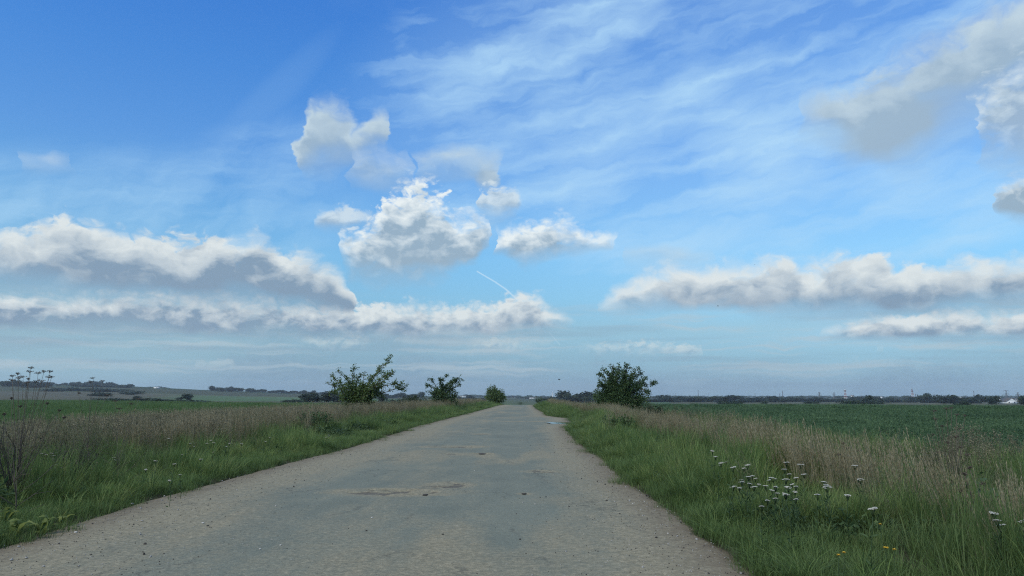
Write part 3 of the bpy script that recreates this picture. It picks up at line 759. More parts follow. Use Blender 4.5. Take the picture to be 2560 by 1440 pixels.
def gn_scatter(name, pts, rots, scl, idx, meshes, kind='stuff', label=None, cat=None):
    coll = bpy.data.collections.new(name + '_sources')
    for i, me in enumerate(meshes):
        coll.objects.link(bpy.data.objects.new('%s_source_%02d' % (name, i), me))
    me = bpy.data.meshes.new(name)
    me.vertices.add(len(pts)); me.vertices.foreach_set('co', np.asarray(pts, np.float32).ravel())
    for k, tp, a_, f_ in (('rot', 'FLOAT_VECTOR', rots, 'vector'), ('scl', 'FLOAT_VECTOR', scl, 'vector'), ('pick', 'INT', idx, 'value')):
        at_ = me.attributes.new(k, tp, 'POINT'); at_.data.foreach_set(f_, np.asarray(a_, np.int32 if tp == 'INT' else np.float32).ravel())
    o = obj(name, me)
    ng = bpy.data.node_groups.new(name + '_nodes', 'GeometryNodeTree')
    ng.interface.new_socket('Geometry', in_out='INPUT', socket_type='NodeSocketGeometry')
    ng.interface.new_socket('Geometry', in_out='OUTPUT', socket_type='NodeSocketGeometry')
    N = ng.nodes; Lk = ng.links
    gi, go = N.new('NodeGroupInput'), N.new('NodeGroupOutput')
    ci = N.new('GeometryNodeCollectionInfo'); ci.inputs['Collection'].default_value = coll
    ci.inputs['Separate Children'].default_value = True; ci.inputs['Reset Children'].default_value = True
    ip = N.new('GeometryNodeInstanceOnPoints'); ip.inputs['Pick Instance'].default_value = True
    def na_(nm, dt):
        n_ = N.new('GeometryNodeInputNamedAttribute'); n_.data_type = dt; n_.inputs['Name'].default_value = nm; return n_.outputs['Attribute']
    mp = N.new('GeometryNodeMeshToPoints')
    Lk.new(gi.outputs[0], mp.inputs[0]); Lk.new(mp.outputs[0], ip.inputs['Points']); Lk.new(ci.outputs[0], ip.inputs['Instance'])
    Lk.new(na_('pick', 'INT'), ip.inputs['Instance Index'])
    er = N.new('FunctionNodeEulerToRotation'); Lk.new(na_('rot', 'FLOAT_VECTOR'), er.inputs[0]); Lk.new(er.outputs[0], ip.inputs['Rotation'])
    Lk.new(na_('scl', 'FLOAT_VECTOR'), ip.inputs['Scale']); Lk.new(ip.outputs[0], go.inputs[0])
    md = o.modifiers.new('scatter', 'NODES'); md.node_group = ng
    return tag(o, label, cat, kind=kind)

def sample(density, y0, y1, x0, x1, dens0, fall=1.0, maxang=40, seed=0):
    """random ground points; density thins with distance beyond `fall` metres while plants grow to cover"""
    g = np.random.default_rng(seed)
    out_ = []
    edges = [y0]
    while edges[-1] < y1: edges.append(min(y1, edges[-1] * 1.25 + 1))
    for a0, a1 in zip(edges[:-1], edges[1:]):
        am = (a0 + a1) / 2
        k = max(1.0, am / fall)
        xa_, xb_ = max(x0, -1.0 * a1 * math.tan(R(maxang)) - 3), min(x1, a1 * math.tan(R(maxang)) + 3)
        if xb_ <= xa_: continue
        n_ = int(dens0 / k * (a1 - a0) * (xb_ - xa_))
        p = np.stack([g.uniform(xa_, xb_, n_), g.uniform(a0, a1, n_)], 1)
        keep = g.random(n_) < density(p[:, 0], p[:, 1])
        p = p[keep]
        out_.append(np.column_stack([p, np.full(len(p), k ** .5)]))
    return np.vstack(out_)
def scatter(name, kind, p, smin, smax, label, cat, lean=(0, 0), tilt=.12, zoff=-.02, grow=.5, tall=None, seed=1):
    g = np.random.default_rng(seed)
    n_ = len(p)
    z = terrain_z(p[:, 0], p[:, 1]) + zoff
    pts = np.column_stack([p[:, :2], z])
    rot = np.column_stack([g.normal(lean[0], tilt, n_), g.normal(lean[1], tilt, n_), g.uniform(0, 6.283, n_) if kind not in ('tan', 'nod') else g.normal(0, .5, n_)])
    s1 = g.uniform(smin, smax, n_)
    w = s1 * (1 + grow * (np.minimum(p[:, 2], 3.2) - 1)); h = s1 if tall is None else s1 * tall(p[:, 0], p[:, 1])
    return gn_scatter(name, pts, rot, np.column_stack([w, w, h]), g.integers(0, len(tmpl[kind]), n_), tmpl[kind], label=label, cat=cat)

sR = lambda x, y: np.where(x > xr(y) - .2, x - xr(y), -1)
sL = lambda x, y: np.where(x < xl(y) + .2, xl(y) - x, -1)
nf = lambda x, y, k, o=0: fbm(x * k + o, y * k + o * 2, 3)
def band(s, a, b, f=.4): return sstep(a - f, a + f, s) * sstep(b + f, b - f, s)
# --- right verge
d = lambda x, y: sstep(.0, .35, sR(x, y)) * sstep(3.4, 2.2, sR(x, y) + 1.2 * (nf(x, y, .5) - .5)) * (.12 + .88 * sstep(.36, .58, nf(x, y, .9, 4))) 
p = sample(d, 3.2, 125, 1.5, 12, 120, fall=9, seed=1)
scatter('verge_grass', 'tuft', p, .55, 1.15, 'long green grass leaning over the right edge of the road', 'grass', seed=11,
        tall=lambda x, y: (.55 + .75 * sstep(.1, 1.4, sR(x, y))) * (.5 + .7 * sstep(.3, .68, nf(x, y, .75, 51))))
d = lambda x, y: sstep(-.12, .12, sR(x, y)) * sstep(1.6, .6, sR(x, y)) * sstep(.25, .5, nf(x, y, 1.7) + .35 * sstep(0, .4, sR(x, y)))
p = sample(d, 3.2, 125, 1.5, 12, 90, fall=10, seed=2)
scatter('short_grass', 'short', p, .6, 1.2, 'short fine grass fringing the right edge of the road', 'grass', seed=12)
d = lambda x, y: band(sR(x, y) + .9 * (nf(x, y, .35, 2) - .5), 2.1, 3.1, .35) * sstep(.30, .52, nf(x, y, .8, 8)) * (.25 + .75 * sstep(8, 11, y))
p = sample(d, 7.5, 125, 2, 14, 34, fall=14, seed=3)
scatter('dry_reed_grass', 'tan', p, .6, .95, 'tall tan reed grass with narrow plumes along the right verge', 'grass', lean=(0, -.05), tilt=.06, seed=13)
d = lambda x, y: band(sR(x, y), 3.4, 5.8, .5) * (.5 + .5 * nf(x, y, .7, 5))
p = sample(d, 5, 110, 4, 16, 16, fall=14, seed=4)
scatter('ditch_weeds', 'weed', p, .9, 1.9, 'dark leafy weeds filling the ditch beside the right verge', 'weeds', seed=14)
d = lambda x, y: band(sR(x, y) + 1.5 * (nf(x, y, .25, 7) - .5), 5.6, 9.6, .7) * sstep(.2, .5, nf(x, y, .5, 3))
p = sample(d, 6, 150, 5, 20, 14, fall=18, seed=5)
scatter('nodding_grass', 'nod', p, .5, .85, 'pale nodding grass in the far band between ditch and right field', 'grass', lean=(0, -.1), seed=15)
d = lambda x, y: band(sR(x, y), 4.6, 10.2, .8) * (.3 + .7 * nf(x, y, .4, 13))
p = sample(d, 6, 130, 5, 20, 13, fall=16, seed=6)
scatter('ditch_grass', 'tuft', p, 1.0, 1.7, 'rank green grass growing behind the ditch on the right', 'grass', seed=16)
d = lambda x, y: band(sR(x, y), 2.8, 10.5, .8) * sstep(.52, .68, nf(x, y, .3, 21)) * sstep(11, 20, y)
p = sample(d, 7, 110, 3, 20, 5, fall=16, seed=7)
scatter('dead_weeds', 'brown', p, .8, 1.2, 'dark brown dead weeds standing among the grass on the right', 'weeds', seed=17)
# --- left verge
d = lambda x, y: sstep(.0, .35, sL(x, y)) * sstep(3.7, 2.2, sL(x, y) + 3.4 * (nf(x, y, .4, 3) - .5)) * (.25 + .75 * sstep(.35, .6, nf(x, y, .9, 14)))
p = sample(d, 5.5, 130, -16, -1.5, 62, fall=10, seed=21)
scatter('verge_grass', 'tuft', p, .5, 1.05, 'long green grass along the left edge of the road', 'grass', seed=31,
        tall=lambda x, y: (.5 + .7 * sstep(.1, 1.6, sL(x, y))) * (.5 + .8 * sstep(.3, .68, nf(x, y, .7, 61))))
d = lambda x, y: sstep(-.12, .12, sL(x, y)) * sstep(1.8, .7, sL(x, y)) * sstep(.25, .5, nf(x, y, 1.7, 5) + .35 * sstep(0, .4, sL(x, y)))
p = sample(d, 5, 130, -14, -1.5, 80, fall=10, seed=22)
scatter('short_grass', 'short', p, .6, 1.2, 'short fine grass fringing the left edge of the road', 'grass', seed=32)
d = lambda x, y: sstep(2.0, 3.6, sL(x, y)) * sstep(13, 9.5, sL(x, y) + 3 * (nf(x, y, .2, 4) - .5)) * sstep(.42, .60, nf(x, y, .33, 6))
p = sample(d, 6, 130, -26, -3, 9, fall=15, seed=23)
scatter('dead_weeds', 'brown', p, .7, 1.1, 'dark brown dead weeds massed behind the left verge', 'weeds', seed=33)
d = lambda x, y: sstep(1.9, 3.2, sL(x, y)) * sstep(13, 10, sL(x, y)) * sstep(.34, .52, nf(x, y, .4, 16))
p = sample(d, 6, 130, -26, -3, 20, fall=15, seed=24)
scatter('dry_reed_grass', 'tan', p, .62, 1.0, 'tan reed grass mixed with dead weeds behind the left verge', 'grass', tilt=.08, seed=34)
d = lambda x, y: sstep(2.2, 3.6, sL(x, y)) * sstep(13.5, 10, sL(x, y)) * (.3 + .7 * sstep(.3, .6, nf(x, y, .5, 26)))
p = sample(d, 6, 130, -26, -3, 28, fall=15, seed=25)
scatter('rank_grass', 'tuft', p, .9, 1.4, 'rank green grass growing up through the weeds on the left', 'grass', seed=35)
p = sample(d, 6, 130, -26, -3, 12, fall=15, seed=26)
scatter('nodding_grass', 'nod', p, .65, 1.0, 'pale nodding grass scattered behind the left verge', 'grass', seed=36)
d = lambda x, y: sstep(.6, 1.6, sL(x, y)) * sstep(11, 7, sL(x, y)) * sstep(.52, .64, nf(x, y, .45, 36))
p = sample(d, 6, 110, -20, -3, 13, fall=15, seed=27)
scatter('leafy_weeds', 'weed', p, .7, 1.3, 'dark leafy weeds in the grass of the left verge', 'weeds', seed=37)
d = lambda x, y: sstep(.4, 1.2, sR(x, y)) * sstep(3, 2.2, sR(x, y)) * sstep(.55, .64, nf(x, y, .5, 46))
p = sample(d, 6, 110, 2, 10, 8, fall=15, seed=28)
scatter('leafy_weeds', 'weed', p, .5, .95, 'dark leafy weeds in the grass of the right verge', 'weeds', seed=38)
# bright tufts, dead stalks and stray tufts creeping onto the road
for sd_, S_, x0_, x1_, lab in ((61, sR, 1.5, 9, 'bright yellow-green tufts standing out in the right verge'), (62, sL, -14, -1.5, 'bright yellow-green tufts standing out in the left verge')):
    d = lambda x, y: sstep(.0, .3, S_(x, y)) * sstep(4.0, 2.5, S_(x, y)) * sstep(.50, .68, nf(x, y, .8, sd_))
    p = sample(d, 3.4, 100, x0_, x1_, 7, fall=9, seed=sd_)
    scatter('bright_tufts', 'lush', p, .45, .8, lab, 'grass', seed=sd_)
for sd_, S_, x0_, x1_, lab in ((63, sR, 1.5, 9, 'straw stalks scattered in the green grass of the right verge'), (64, sL, -14, -1.5, 'straw stalks scattered in the green grass of the left verge')):
    d = lambda x, y: sstep(.5, 1.2, S_(x, y)) * sstep(5.0, 3.5, S_(x, y)) * sstep(.40, .62, nf(x, y, .6, sd_))
    p = sample(d, 4.5, 100, x0_, x1_, 2.2, fall=11, seed=sd_)
    scatter('straw_stalks', 'nod', p, .45, .85, lab, 'grass', seed=sd_)
for sd_, x0_, x1_, xe, lab in ((65, 1.0, 9, xr, 'sparse grass creeping onto the right road edge'), (66, -14, -1.0, xl, 'sparse grass creeping onto the left road edge')):
    d = lambda x, y: sstep(.55, .0, np.abs(x - xe(y))) * sstep(.5, .66, nf(x, y, 1.3, sd_))
    p = sample(d, 4, 70, x0_, x1_, 30, fall=9, seed=sd_)
    scatter('edge_grass', 'short', p, .35, .95, lab, 'grass', seed=sd_, zoff=.05)
d = lambda x, y: np.exp(-((x - 3.9) / 1.1) ** 2 - ((y - 11.5) / 3.0) ** 2) * (sR(x, y) > .4)
p = sample(d, 7, 18, 1.5, 8, 6, fall=20, seed=71)
scatter('leafy_weeds', 'weed', p, .5, .8, 'dark leafy weeds growing through the dense yarrow patch', 'weeds', seed=71)
d = lambda x, y: band(sR(x, y), 1.9, 3.6, .3) * sstep(.5, .62, nf(x, y, 1.2, 81))
p = sample(d, 5.5, 9.5, 2, 8, 7, fall=20, seed=72)
scatter('dry_reed_grass', 'tan', p, .55, .8, 'scattered tan reed tufts in the near right corner of the verge', 'grass', lean=(0, -.05), tilt=.06, seed=72)
# --- field crops
d = lambda x, y: sstep(9.5, 11.5, sR(x, y)) * (.6 + .4 * nf(x, y, .3, 3))
p = sample(d, 8, 330, 6, 260, 3.4, fall=24, seed=41)
scatter('field_crop', 'crop', p, .9, 1.4, 'dark green leafy crop covering the field on the right', 'crop', grow=1.1, seed=51)
d = lambda x, y: sstep(10, 13, sL(x, y)) * (.6 + .4 * nf(x, y, .3, 9))
p = sample(d, 12, 300, -230, -8, 2.6, fall=24, seed=42)
scatter('meadow_grass', 'meadow', p, .8, 1.3, 'bright green meadow grass in the field on the left', 'grass', grow=1.1, seed=52)

# ------------------------------------------------------------------ yarrow and other flowers (things)
def yarrow_meshes():
    out_ = []
    for k in range(7):
        ms = MB(); H = U_(.42, .6); hr_ = U_(.02, .037); tl_ = U_(-.4, .4)
        cp = [np.array([0, 0, 0]), np.array([.01, .01, H * .5]), np.array([U_(-.05, .05), U_(-.05, .05), H])]
        ms.tube(cp, [.003, .0025, .002], 4)
        mf = MB(); tip = cp[-1]
        for i in range(16):
            a_ = U_(0, 6.28); r_ = hr_ * math.sqrt(U_(0, 1)); p = tip + np.array([r_ * math.cos(a_), r_ * math.sin(a_) , .022 + tl_ * r_ * math.cos(a_) - 3 * r_ * r_ + U_(-.003, .003)])
            ms.tube([tip - np.array([0, 0, .03]), p], [.0012, .001], 3)
            for j in range(5):
                b_ = j * 1.2566; leafq(mf, p, np.array([math.cos(b_), math.sin(b_), .12]), np.array([0, 0, 1.0]), .013, .011, random.random())
        for i in range(14):
            u = U_(.1, .8); leafq(ms, np.array([0, 0, H * u]), np.array([U_(-1, 1), U_(-1, 1), .5]), rv(), .07, .014, .4)
        out_.append((ms.mesh('stem', M_weed), mf.mesh('flower_head', M_white)))
    return out_
YM = yarrow_meshes()
def yarrow(px, py, lab, grp, hh=.5):
    x, y = on_plane(px, py, hh * .95)
    x += rng.normal() * .02; z = float(terrain_z(np.array([x]), np.array([y]))[0])
    e_ = empty('yarrow_plant', (x, y, z), U_(0, 6.28), U_(.9, 1.15) * (hh / .5)); tag(e_, lab, 'flower', grp)
    s_, f_ = random.choice(YM); obj('stem', s_, e_); obj('flower_head', f_, e_)
LABR = 'white flat-topped yarrow flower in the dense patch on the right verge'
for (px, py) in [(1862, 1200), (1868, 1198), (1876, 1206), (1888, 1205), (1842, 1213), (1852, 1221), (1860, 1214), (1893, 1219), (1917, 1224), (1919, 1208), (1828, 1228), (1826, 1224), (1880, 1235), (1870, 1232), (1950, 1207), (1960, 1204), (1975, 1212), (1985, 1210),
                 (2003, 1214), (2010, 1216), (1978, 1219), (1962, 1226), (1934, 1232), (1948, 1231), (1940, 1242), (1956, 1245), (1960, 1248), (1980, 1239), (1985, 1242), (1988, 1246), (1920, 1258), (1936, 1259), (1978, 1260), (1968, 1276), (1900, 1276), (1930, 1225),
                 (1772, 1174), (1782, 1178), (1790, 1200), (1806, 1170), (1812, 1173), (1870, 1225)]:
    yarrow(px, py, LABR, 'yarrow patch on the right verge')
for (px, py) in [(2070, 1244), (2073, 1260), (2121, 1260), (2043, 1270), (2146, 1220), (2152, 1223), (2062, 1235)]:
    yarrow(px, py, 'white yarrow flower standing apart, right of the dense patch', 'yarrow right of the patch')
for (px, py) in [(2485, 1342), (2500, 1346), (2494, 1344), (2552, 1338), (2558, 1342)]:
    yarrow(px, py, 'large near white yarrow head at the far right of the verge', 'near yarrow heads at the right')
yarrow(2170, 1352, 'greenish white yarrow head low in the near right grass', None)
LABL = 'white yarrow flower dotted through the left verge grass'
for (px, py) in [(52, 1134), (60, 1136), (66, 1137), (36, 1138), (126, 1150), (116, 1152), (108, 1155), (139, 1157), (142, 1170), (5, 1153), (128, 1166), (422, 1122), (285, 1147), (287, 1148), (453, 1134), (485, 1116), (475, 1124), (513, 1117), (520, 1122), (524, 1134), (530, 1134),
                 (500, 1161), (570, 1134), (562, 1125), (594, 1122), (382, 1175), (434, 1177), (354, 1186), (452, 1180), (424, 1194), (666, 1108), (651, 1083), (700, 1071), (712, 1072), (668, 1108), (820, 1085), (825, 1092), (812, 1098)]:
    yarrow(px, py, LABL, 'yarrow in the left verge', .42)
for (px, py, n_) in [(2216, 1382, 0), (2234, 1386, 1), (2200, 1324, 2), (2095, 1392, 3), (2107, 1388, 4)]:
    x, y = on_plane(px, py, .38); z = float(terrain_z(np.array([x]), np.array([y]))[0])
    e_ = empty('yellow_flower', (x, y, z), U_(0, 6)); tag(e_, 'small yellow-orange flower deep in the near right verge grass', 'flower', 'yellow flowers in the right verge')
    ms, mf = MB(), MB(); ms.tube([(0, 0, 0), (.01, 0, .2), (0, .01, .38)], .002, 4)
    for j in range(14):
        b_ = j * 2.4; leafq(mf, np.array([0, .01, .375 + .0006 * j]), np.array([math.cos(b_), math.sin(b_), .35]), np.array([0, 0, 1.0]), .022 if n_ == 0 else .014, .011, .5)
    obj('stem', ms.mesh('stem', M_weed), e_); obj('flower_head', mf.mesh('flower_head', M_yellow), e_)

M_dock = plant('dock_leaf_surface', [(0, (.13, .19, .05)), (1, (.26, .30, .09))], trans=.45)
def dock_leaf_mesh(L_, w_, up_):
    mb = MB(); n_ = 6; V, Q_ = [], []
    for i in range(n_ + 1):
        u = i / n_; hw = w_ * math.sin(math.pi * min(1, .08 + u * .92)) ** .7 * (1 if u < 1 else .05)
        z = up_ * L_ * math.sin(u * 2.3) ; x = L_ * u
        V += [(x, -hw, z + hw * .35 + .006 * (i % 2)), (x, 0, z), (x, hw, z + hw * .35 - .006 * (i % 2))]
    for i in range(n_): Q_ += [(3 * i, 3 * i + 1, 3 * i + 4, 3 * i + 3), (3 * i + 1, 3 * i + 2, 3 * i + 5, 3 * i + 4)]
    mb.add(V, Q_, a=[(.1 + .8 * random.random(), 1)] * len(V)); return mb.mesh('leaf', M_dock, True)
DL = [dock_leaf_mesh(U_(.14, .24), U_(.022, .035), U_(.5, 1.1)) for _ in range(5)]
for px, py, sc_, lab in ((105, 1338, 1.0, 'broad-leaved yellow-green dock plant at the near left road edge'), (38, 1352, 1.1, 'broad-leaved dock plant in the bottom left corner of the verge'), (155, 1318, .8, 'smaller dock plant just right of the yellow-green one'), (12, 1330, .9, 'dock plant cut by the left edge of the picture')):
    x, y = on_plane(px, py); z = float(terrain_z(np.array([x]), np.array([y]))[0])
    e_ = empty('dock_plant', (x, y, z + .02), U_(0, 6), sc_); tag(e_, lab, 'plant')
    for k in range(11):
        o = obj('leaf', random.choice(DL), e_); o.rotation_euler = (U_(-.2, .2), U_(-.9, .1), k * 2.4 + U_(-.3, .3)); o.scale = (U_(.7, 1.2),) * 3

# ------------------------------------------------------------------ tall dry umbel plants (hogweed skeletons)
M_dry = simple('dry_umbel_stalk', (.09, .075, .055), .9, .3, 20)
M_dry2 = simple('seed_umbel', (.09, .07, .055), .9, .3, 30)
def umbel_plant(px, ptop, dist, tips, label, rbase=.008, spread=None, name='dry_hogweed', pale=False):
    """tips: photo pixels of the seed heads; all built at real distances around `dist`"""
    b0 = at_dist(px, 1000, dist); bx, by = b0[0], dist
    bz = float(terrain_z(np.array([bx]), np.array([by]))[0])
    e_ = empty(name, (bx, by, bz)); tag(e_, label, 'plant')
    O = np.array([bx, by, bz])
    g = np.random.default_rng(int(px))
    st = MB()
    ends = [at_dist(x_, y_, dist + g.uniform(-.35, .35)) - O for x_, y_ in tips]
    H = max(p[2] for p in ends)
    forks = [np.array([g.uniform(-.05, .05) * (u > 0), g.uniform(-.05, .05) * (u > 0), H * u]) for u in (.0, .12, .22, .32, .42)]
    st.tube(forks, [rbase, rbase * .9, rbase * .75, rbase * .6, rbase * .45], 6)
    heads = []
    for p in ends:
        f0 = forks[int(g.integers(1, 5))]
        m_ = f0 * .5 + p * .5 + np.array([(p[0] - f0[0]) * .06, 0, g.uniform(-.05, .03) * H])
        st.tube([f0, f0 * .7 + m_ * .3 + np.array([0, 0, -.0]), m_, m_ * .35 + p * .65, p], [rbase * .45, rbase * .4, rbase * .34, rbase * .3, rbase * .26], 5)
        hd = MB(); rad = g.uniform(.028, .055) if spread is None else spread
        for k in range(11):
            a_ = g.uniform(0, 6.28); r_ = rad * math.sqrt(g.uniform(.05, 1)); tip = p + np.array([r_ * math.cos(a_), r_ * math.sin(a_), .035 + .004 * g.normal() - .02 * (r_ / rad)])
            hd.tube([p, tip], [.0016, .0013], 3)
            for j in range(5):
                qn = rv(); leafq(hd, tip + qn * .006, np.array([qn[0], qn[1], abs(qn[2]) * .4]), rv(), .013, .010, .3)
        heads.append(hd)
    for k in range(10):
        f0 = forks[int(g.integers(0, 4))]; a_ = g.uniform(0, 6.28); L_ = g.uniform(.2, .45)
        st.tube([f0, f0 + np.array([math.cos(a_) * L_ * .5, math.sin(a_) * L_ * .5, L_ * .35]), f0 + np.array([math.cos(a_) * L_, math.sin(a_) * L_, L_ * g.uniform(.3, 1)])], [.004, .003, .0018], 4)
    obj('stalk', st.mesh('stalk', M_dry), e_)
    for hd in heads: obj('seed_head', hd.mesh('seed_head', M_dry2), e_)
umbel_plant(68, 925, 10.5, [(31, 943), (30, 953), (46, 949), (44, 938), (58, 945), (74, 932), (77, 923), (70, 951), (95, 936), (88, 958), (109, 932), (102, 955), (123, 945), (124, 932), (128, 946), (66, 960)],
            'tall branching dry hogweed skeleton with many seed heads at the left edge')
umbel_plant(62, 1000, 9.0, [(28, 1000), (118, 1012), (148, 1030), (10, 1040), (160, 1048), (50, 1020)], 'shorter bare dark dry stalks tangled in front of the tall hogweed', name='dry_weed_stalks', spread=.012)
umbel_plant(228, 948, 13.0, [(233, 948), (227, 957), (256, 955), (196, 985), (268, 990)], 'thin solitary dry umbel plant standing right of the tall hogweed', rbase=.008)
umbel_plant(310, 1010, 12.0, [(288, 1005), (330, 1012), (298, 1024), (345, 1000)], 'low dry umbel plant among weeds in the left verge', rbase=.007, spread=.04)
umbel_plant(2362, 1020, 12.5, [(2378, 1022), (2334, 1030), (2366, 1024), (2392, 1040), (2340, 1050), (2355, 1068), (2412, 1042), (2330, 1090), (2398, 1075)],
            'dark dry hogweed standing against the green field on the right', rbase=.012)
umbel_plant(2436, 1190, 7.6, [(2412, 1190), (2460, 1215), (2402, 1232), (2425, 1175)], 'bent dark dead stem with bare twigs near the right edge', rbase=.012, spread=.02, name='dead_stem')
umbel_plant(2115, 1112, 10.2, [(2108, 1112), (2118, 1124), (2150, 1130), (2098, 1140)], 'thin brown dead weed stem rising behind the tan reed grass', rbase=.006, spread=.025, name='dead_stem')
umbel_plant(2385, 1130, 11.0, [(2370, 1110), (2400, 1120), (2390, 1095), (2350, 1135), (2420, 1140)], 'brown dry umbel plant in front of the dark hogweed on the right', rbase=.009, spread=.045)
umbel_plant(765, 1040, 26.0, [(765, 1028), (752, 1040), (778, 1044), (740, 1052)], 'pale dead stem leaning in the brown weeds left of the first shrub', rbase=.016, spread=.05, name='dead_stem')

# ------------------------------------------------------------------ roadside trees and shrubs
def grow(pxbase, dist, limbs, leaves_per_m, leaf, mleaf, label, name, rad=.05, twig=.45, seed=3, extra=None, depth=1.0, zdrop=0.0, cat='tree', leafw=.55, ntw=1.0):
    g = np.random.default_rng(seed)
    b0 = at_dist(pxbase, 1000, dist); bz = float(terrain_z(np.array([b0[0]]), np.array([dist]))[0]) - zdrop
    O = np.array([b0[0], dist, bz]); e_ = empty(name, O); tag(e_, label, cat)
    wood, lf = MB(), []
    LP, LD = [], []
    for pts in limbs:
        off = g.uniform(-1, 1) * depth
        P3 = [np.array([g.uniform(-.12, .12), g.uniform(-.12, .12), 0.0])]
        for j, (x_, y_) in enumerate(pts):
            w_ = (j + 1) / len(pts)
            P3.append(at_dist(x_, y_, dist + off * w_) - O)
        P3 = np.array(P3)
        # resample with wobble
        seglen = np.linalg.norm(np.diff(P3, axis=0), axis=1); T = np.concatenate([[0], np.cumsum(seglen)]); tot = T[-1]
        n_ = max(6, int(tot / .22)); tt = np.linspace(0, tot, n_)
        S = np.stack([np.interp(tt, T, P3[:, k]) for k in range(3)], 1) + np.cumsum(g.normal(size=(n_, 3)), 0) * .018
        r_ = rad * (1 - .88 * tt / tot) * min(1, tot / 3 + .3)
        wood.tube(S, r_, 6)
        nt = int(tot * 7 * ntw)
        for k in range(nt):
            u = g.uniform(.18, 1) ** .75; i0 = min(int(u * (n_ - 1)), n_ - 2); p = S[i0]; dr = S[min(i0 + 1, n_ - 1)] - S[max(i0 - 1, 0)]; dr /= np.linalg.norm(dr) + 1e-9
            d_ = dr * .8 + g.normal(size=3) * .55 + np.array([0, 0, .25]); d_ /= np.linalg.norm(d_)
            L_ = twig * g.uniform(.35, 1.2) * (1.15 - .6 * u)
            mseg = [p, p + d_ * L_ * .5 + g.normal(size=3) * .03, p + d_ * L_ + g.normal(size=3) * .05]
            wood.tube(mseg, [.009, .006, .003], 3)
            nl = max(3, int(L_ * leaves_per_m))
            w_ = g.uniform(.15, 1, nl)[:, None]
            LP.append(mseg[0] * (1 - w_) + mseg[2] * w_ + g.normal(size=(nl, 3)) * .06); LD.append(np.tile(d_, (nl, 1)))
    if extra:
        for (x_, y_, rx, ry, n_) in extra:
            c_ = at_dist(x_, y_, dist) - O
            q_ = g.normal(size=(n_, 3)); q_ /= np.linalg.norm(q_, axis=1)[:, None]; q_ *= g.uniform(.35, 1, (n_, 1)) ** .5
            cl = np.repeat(g.normal(size=(n_ // 12 + 1, 3)) * .1, 12, 0)[:n_]
            LP.append(c_ + q_ * np.array([rx, rx * .9, ry]) + cl); LD.append(q_)
    LP, LD = np.vstack(LP), np.vstack(LD); n_ = len(LP)
    d_ = LD * .6 + g.normal(size=(n_, 3)); d_[:, 2] -= .15; d_ /= np.linalg.norm(d_, axis=1)[:, None]
    nn = g.normal(size=(n_, 3)) * .7 + np.array([0, 0, 1]); s_ = np.cross(d_, nn); s_ /= np.linalg.norm(s_, axis=1)[:, None]; up = np.cross(s_, d_)
    L_ = (leaf * g.uniform(.6, 1.3, n_))[:, None]; w_ = L_ * leafw
    V = np.stack([LP, LP + d_ * L_ * .5 + s_ * w_ / 2 + up * w_ * .15, LP + d_ * L_ - up * L_ * .1, LP + d_ * L_ * .5 - s_ * w_ / 2 + up * w_ * .15], 1).reshape(-1, 3)
    keep = np.repeat(True, n_)
    b_ = np.arange(n_) * 4
    F_ = np.concatenate([np.stack([b_, b_ + 1, b_ + 2], 1), np.stack([b_, b_ + 2, b_ + 3], 1)])
    me = mesh_np('crown', V, [F_], mleaf, False, {'tint': np.repeat(g.random(n_), 4), 'hgt': np.ones(n_ * 4)})
    obj('trunk', wood.mesh('trunk', M_bark, True), e_); obj('crown', me, e_)
    return e_
grow(893, 47, [[(885, 1000), (862, 965), (830, 930)], [(880, 1000), (855, 975), (815, 955)], [(888, 990), (878, 950), (882, 912)], [(892, 990), (890, 950), (905, 930)],
               [(900, 990), (925, 955), (955, 920), (983, 889)], [(902, 995), (935, 962), (960, 935), (985, 925)], [(905, 1000), (945, 972), (990, 962), (1022, 975)],
               [(900, 1000), (930, 975), (965, 950), (985, 935)], [(905, 1005), (950, 985), (990, 975), (1018, 980)], [(895, 1000), (905, 960), (912, 925)],
               [(885, 1005), (850, 985), (822, 978)], [(905, 1010), (930, 990), (945, 970)], [(880, 1010), (860, 990), (840, 950)], [(898, 1000), (915, 965), (935, 935), (950, 918)],
               [(890, 1010), (870, 995), (850, 1000)], [(900, 1010), (920, 1000), (935, 1010)], [(893, 1010), (893, 980), (900, 950)], [(893, 990), (870, 950), (845, 925)]],
     58, .13, M_leaf, 'tallest spreading green shrub left of the road, long branch reaching right', 'roadside_tree', rad=.055, seed=5, depth=1.1,
     extra=[(895, 1010, .9, .55, 1300), (912, 1030, .8, .4, 800), (890, 975, .8, .6, 900), (925, 978, .7, .5, 800), (870, 985, .6, .6, 600)])
grow(1105, 76, [[(1100, 990), (1080, 970), (1062, 960)], [(1100, 985), (1090, 960), (1075, 942)], [(1106, 980), (1108, 955), (1117, 938)], [(1108, 985), (1130, 962), (1145, 948), (1162, 952)],
                [(1110, 990), (1135, 970), (1155, 965)], [(1106, 980), (1100, 960), (1098, 946)], [(1100, 1000), (1080, 985), (1066, 978)], [(1110, 1000), (1130, 990), (1142, 982)], [(1106, 975), (1125, 960), (1138, 948)]],
     46, .17, M_leaf2, 'middle dark green shrub left of the road, between two other shrubs', 'roadside_shrub', rad=.06, twig=.55, seed=8, depth=1.3,
     extra=[(1108, 992, 1.25, .8, 1900), (1118, 1010, 1.1, .45, 1000)])
grow(1238, 128, [[(1236, 995), (1225, 980), (1218, 975)], [(1238, 990), (1236, 970), (1236, 964)], [(1240, 990), (1250, 975), (1258, 975)], [(1240, 995), (1255, 985), (1264, 988)]],
     18, .24, M_leaf, 'small round distant shrub at the left road edge near the crest', 'roadside_shrub', rad=.07, twig=.7, seed=9, depth=1.2,
     extra=[(1236, 990, 1.6, 1.2, 2000), (1248, 995, 1.2, .9, 900), (1230, 978, .8, .8, 500)])
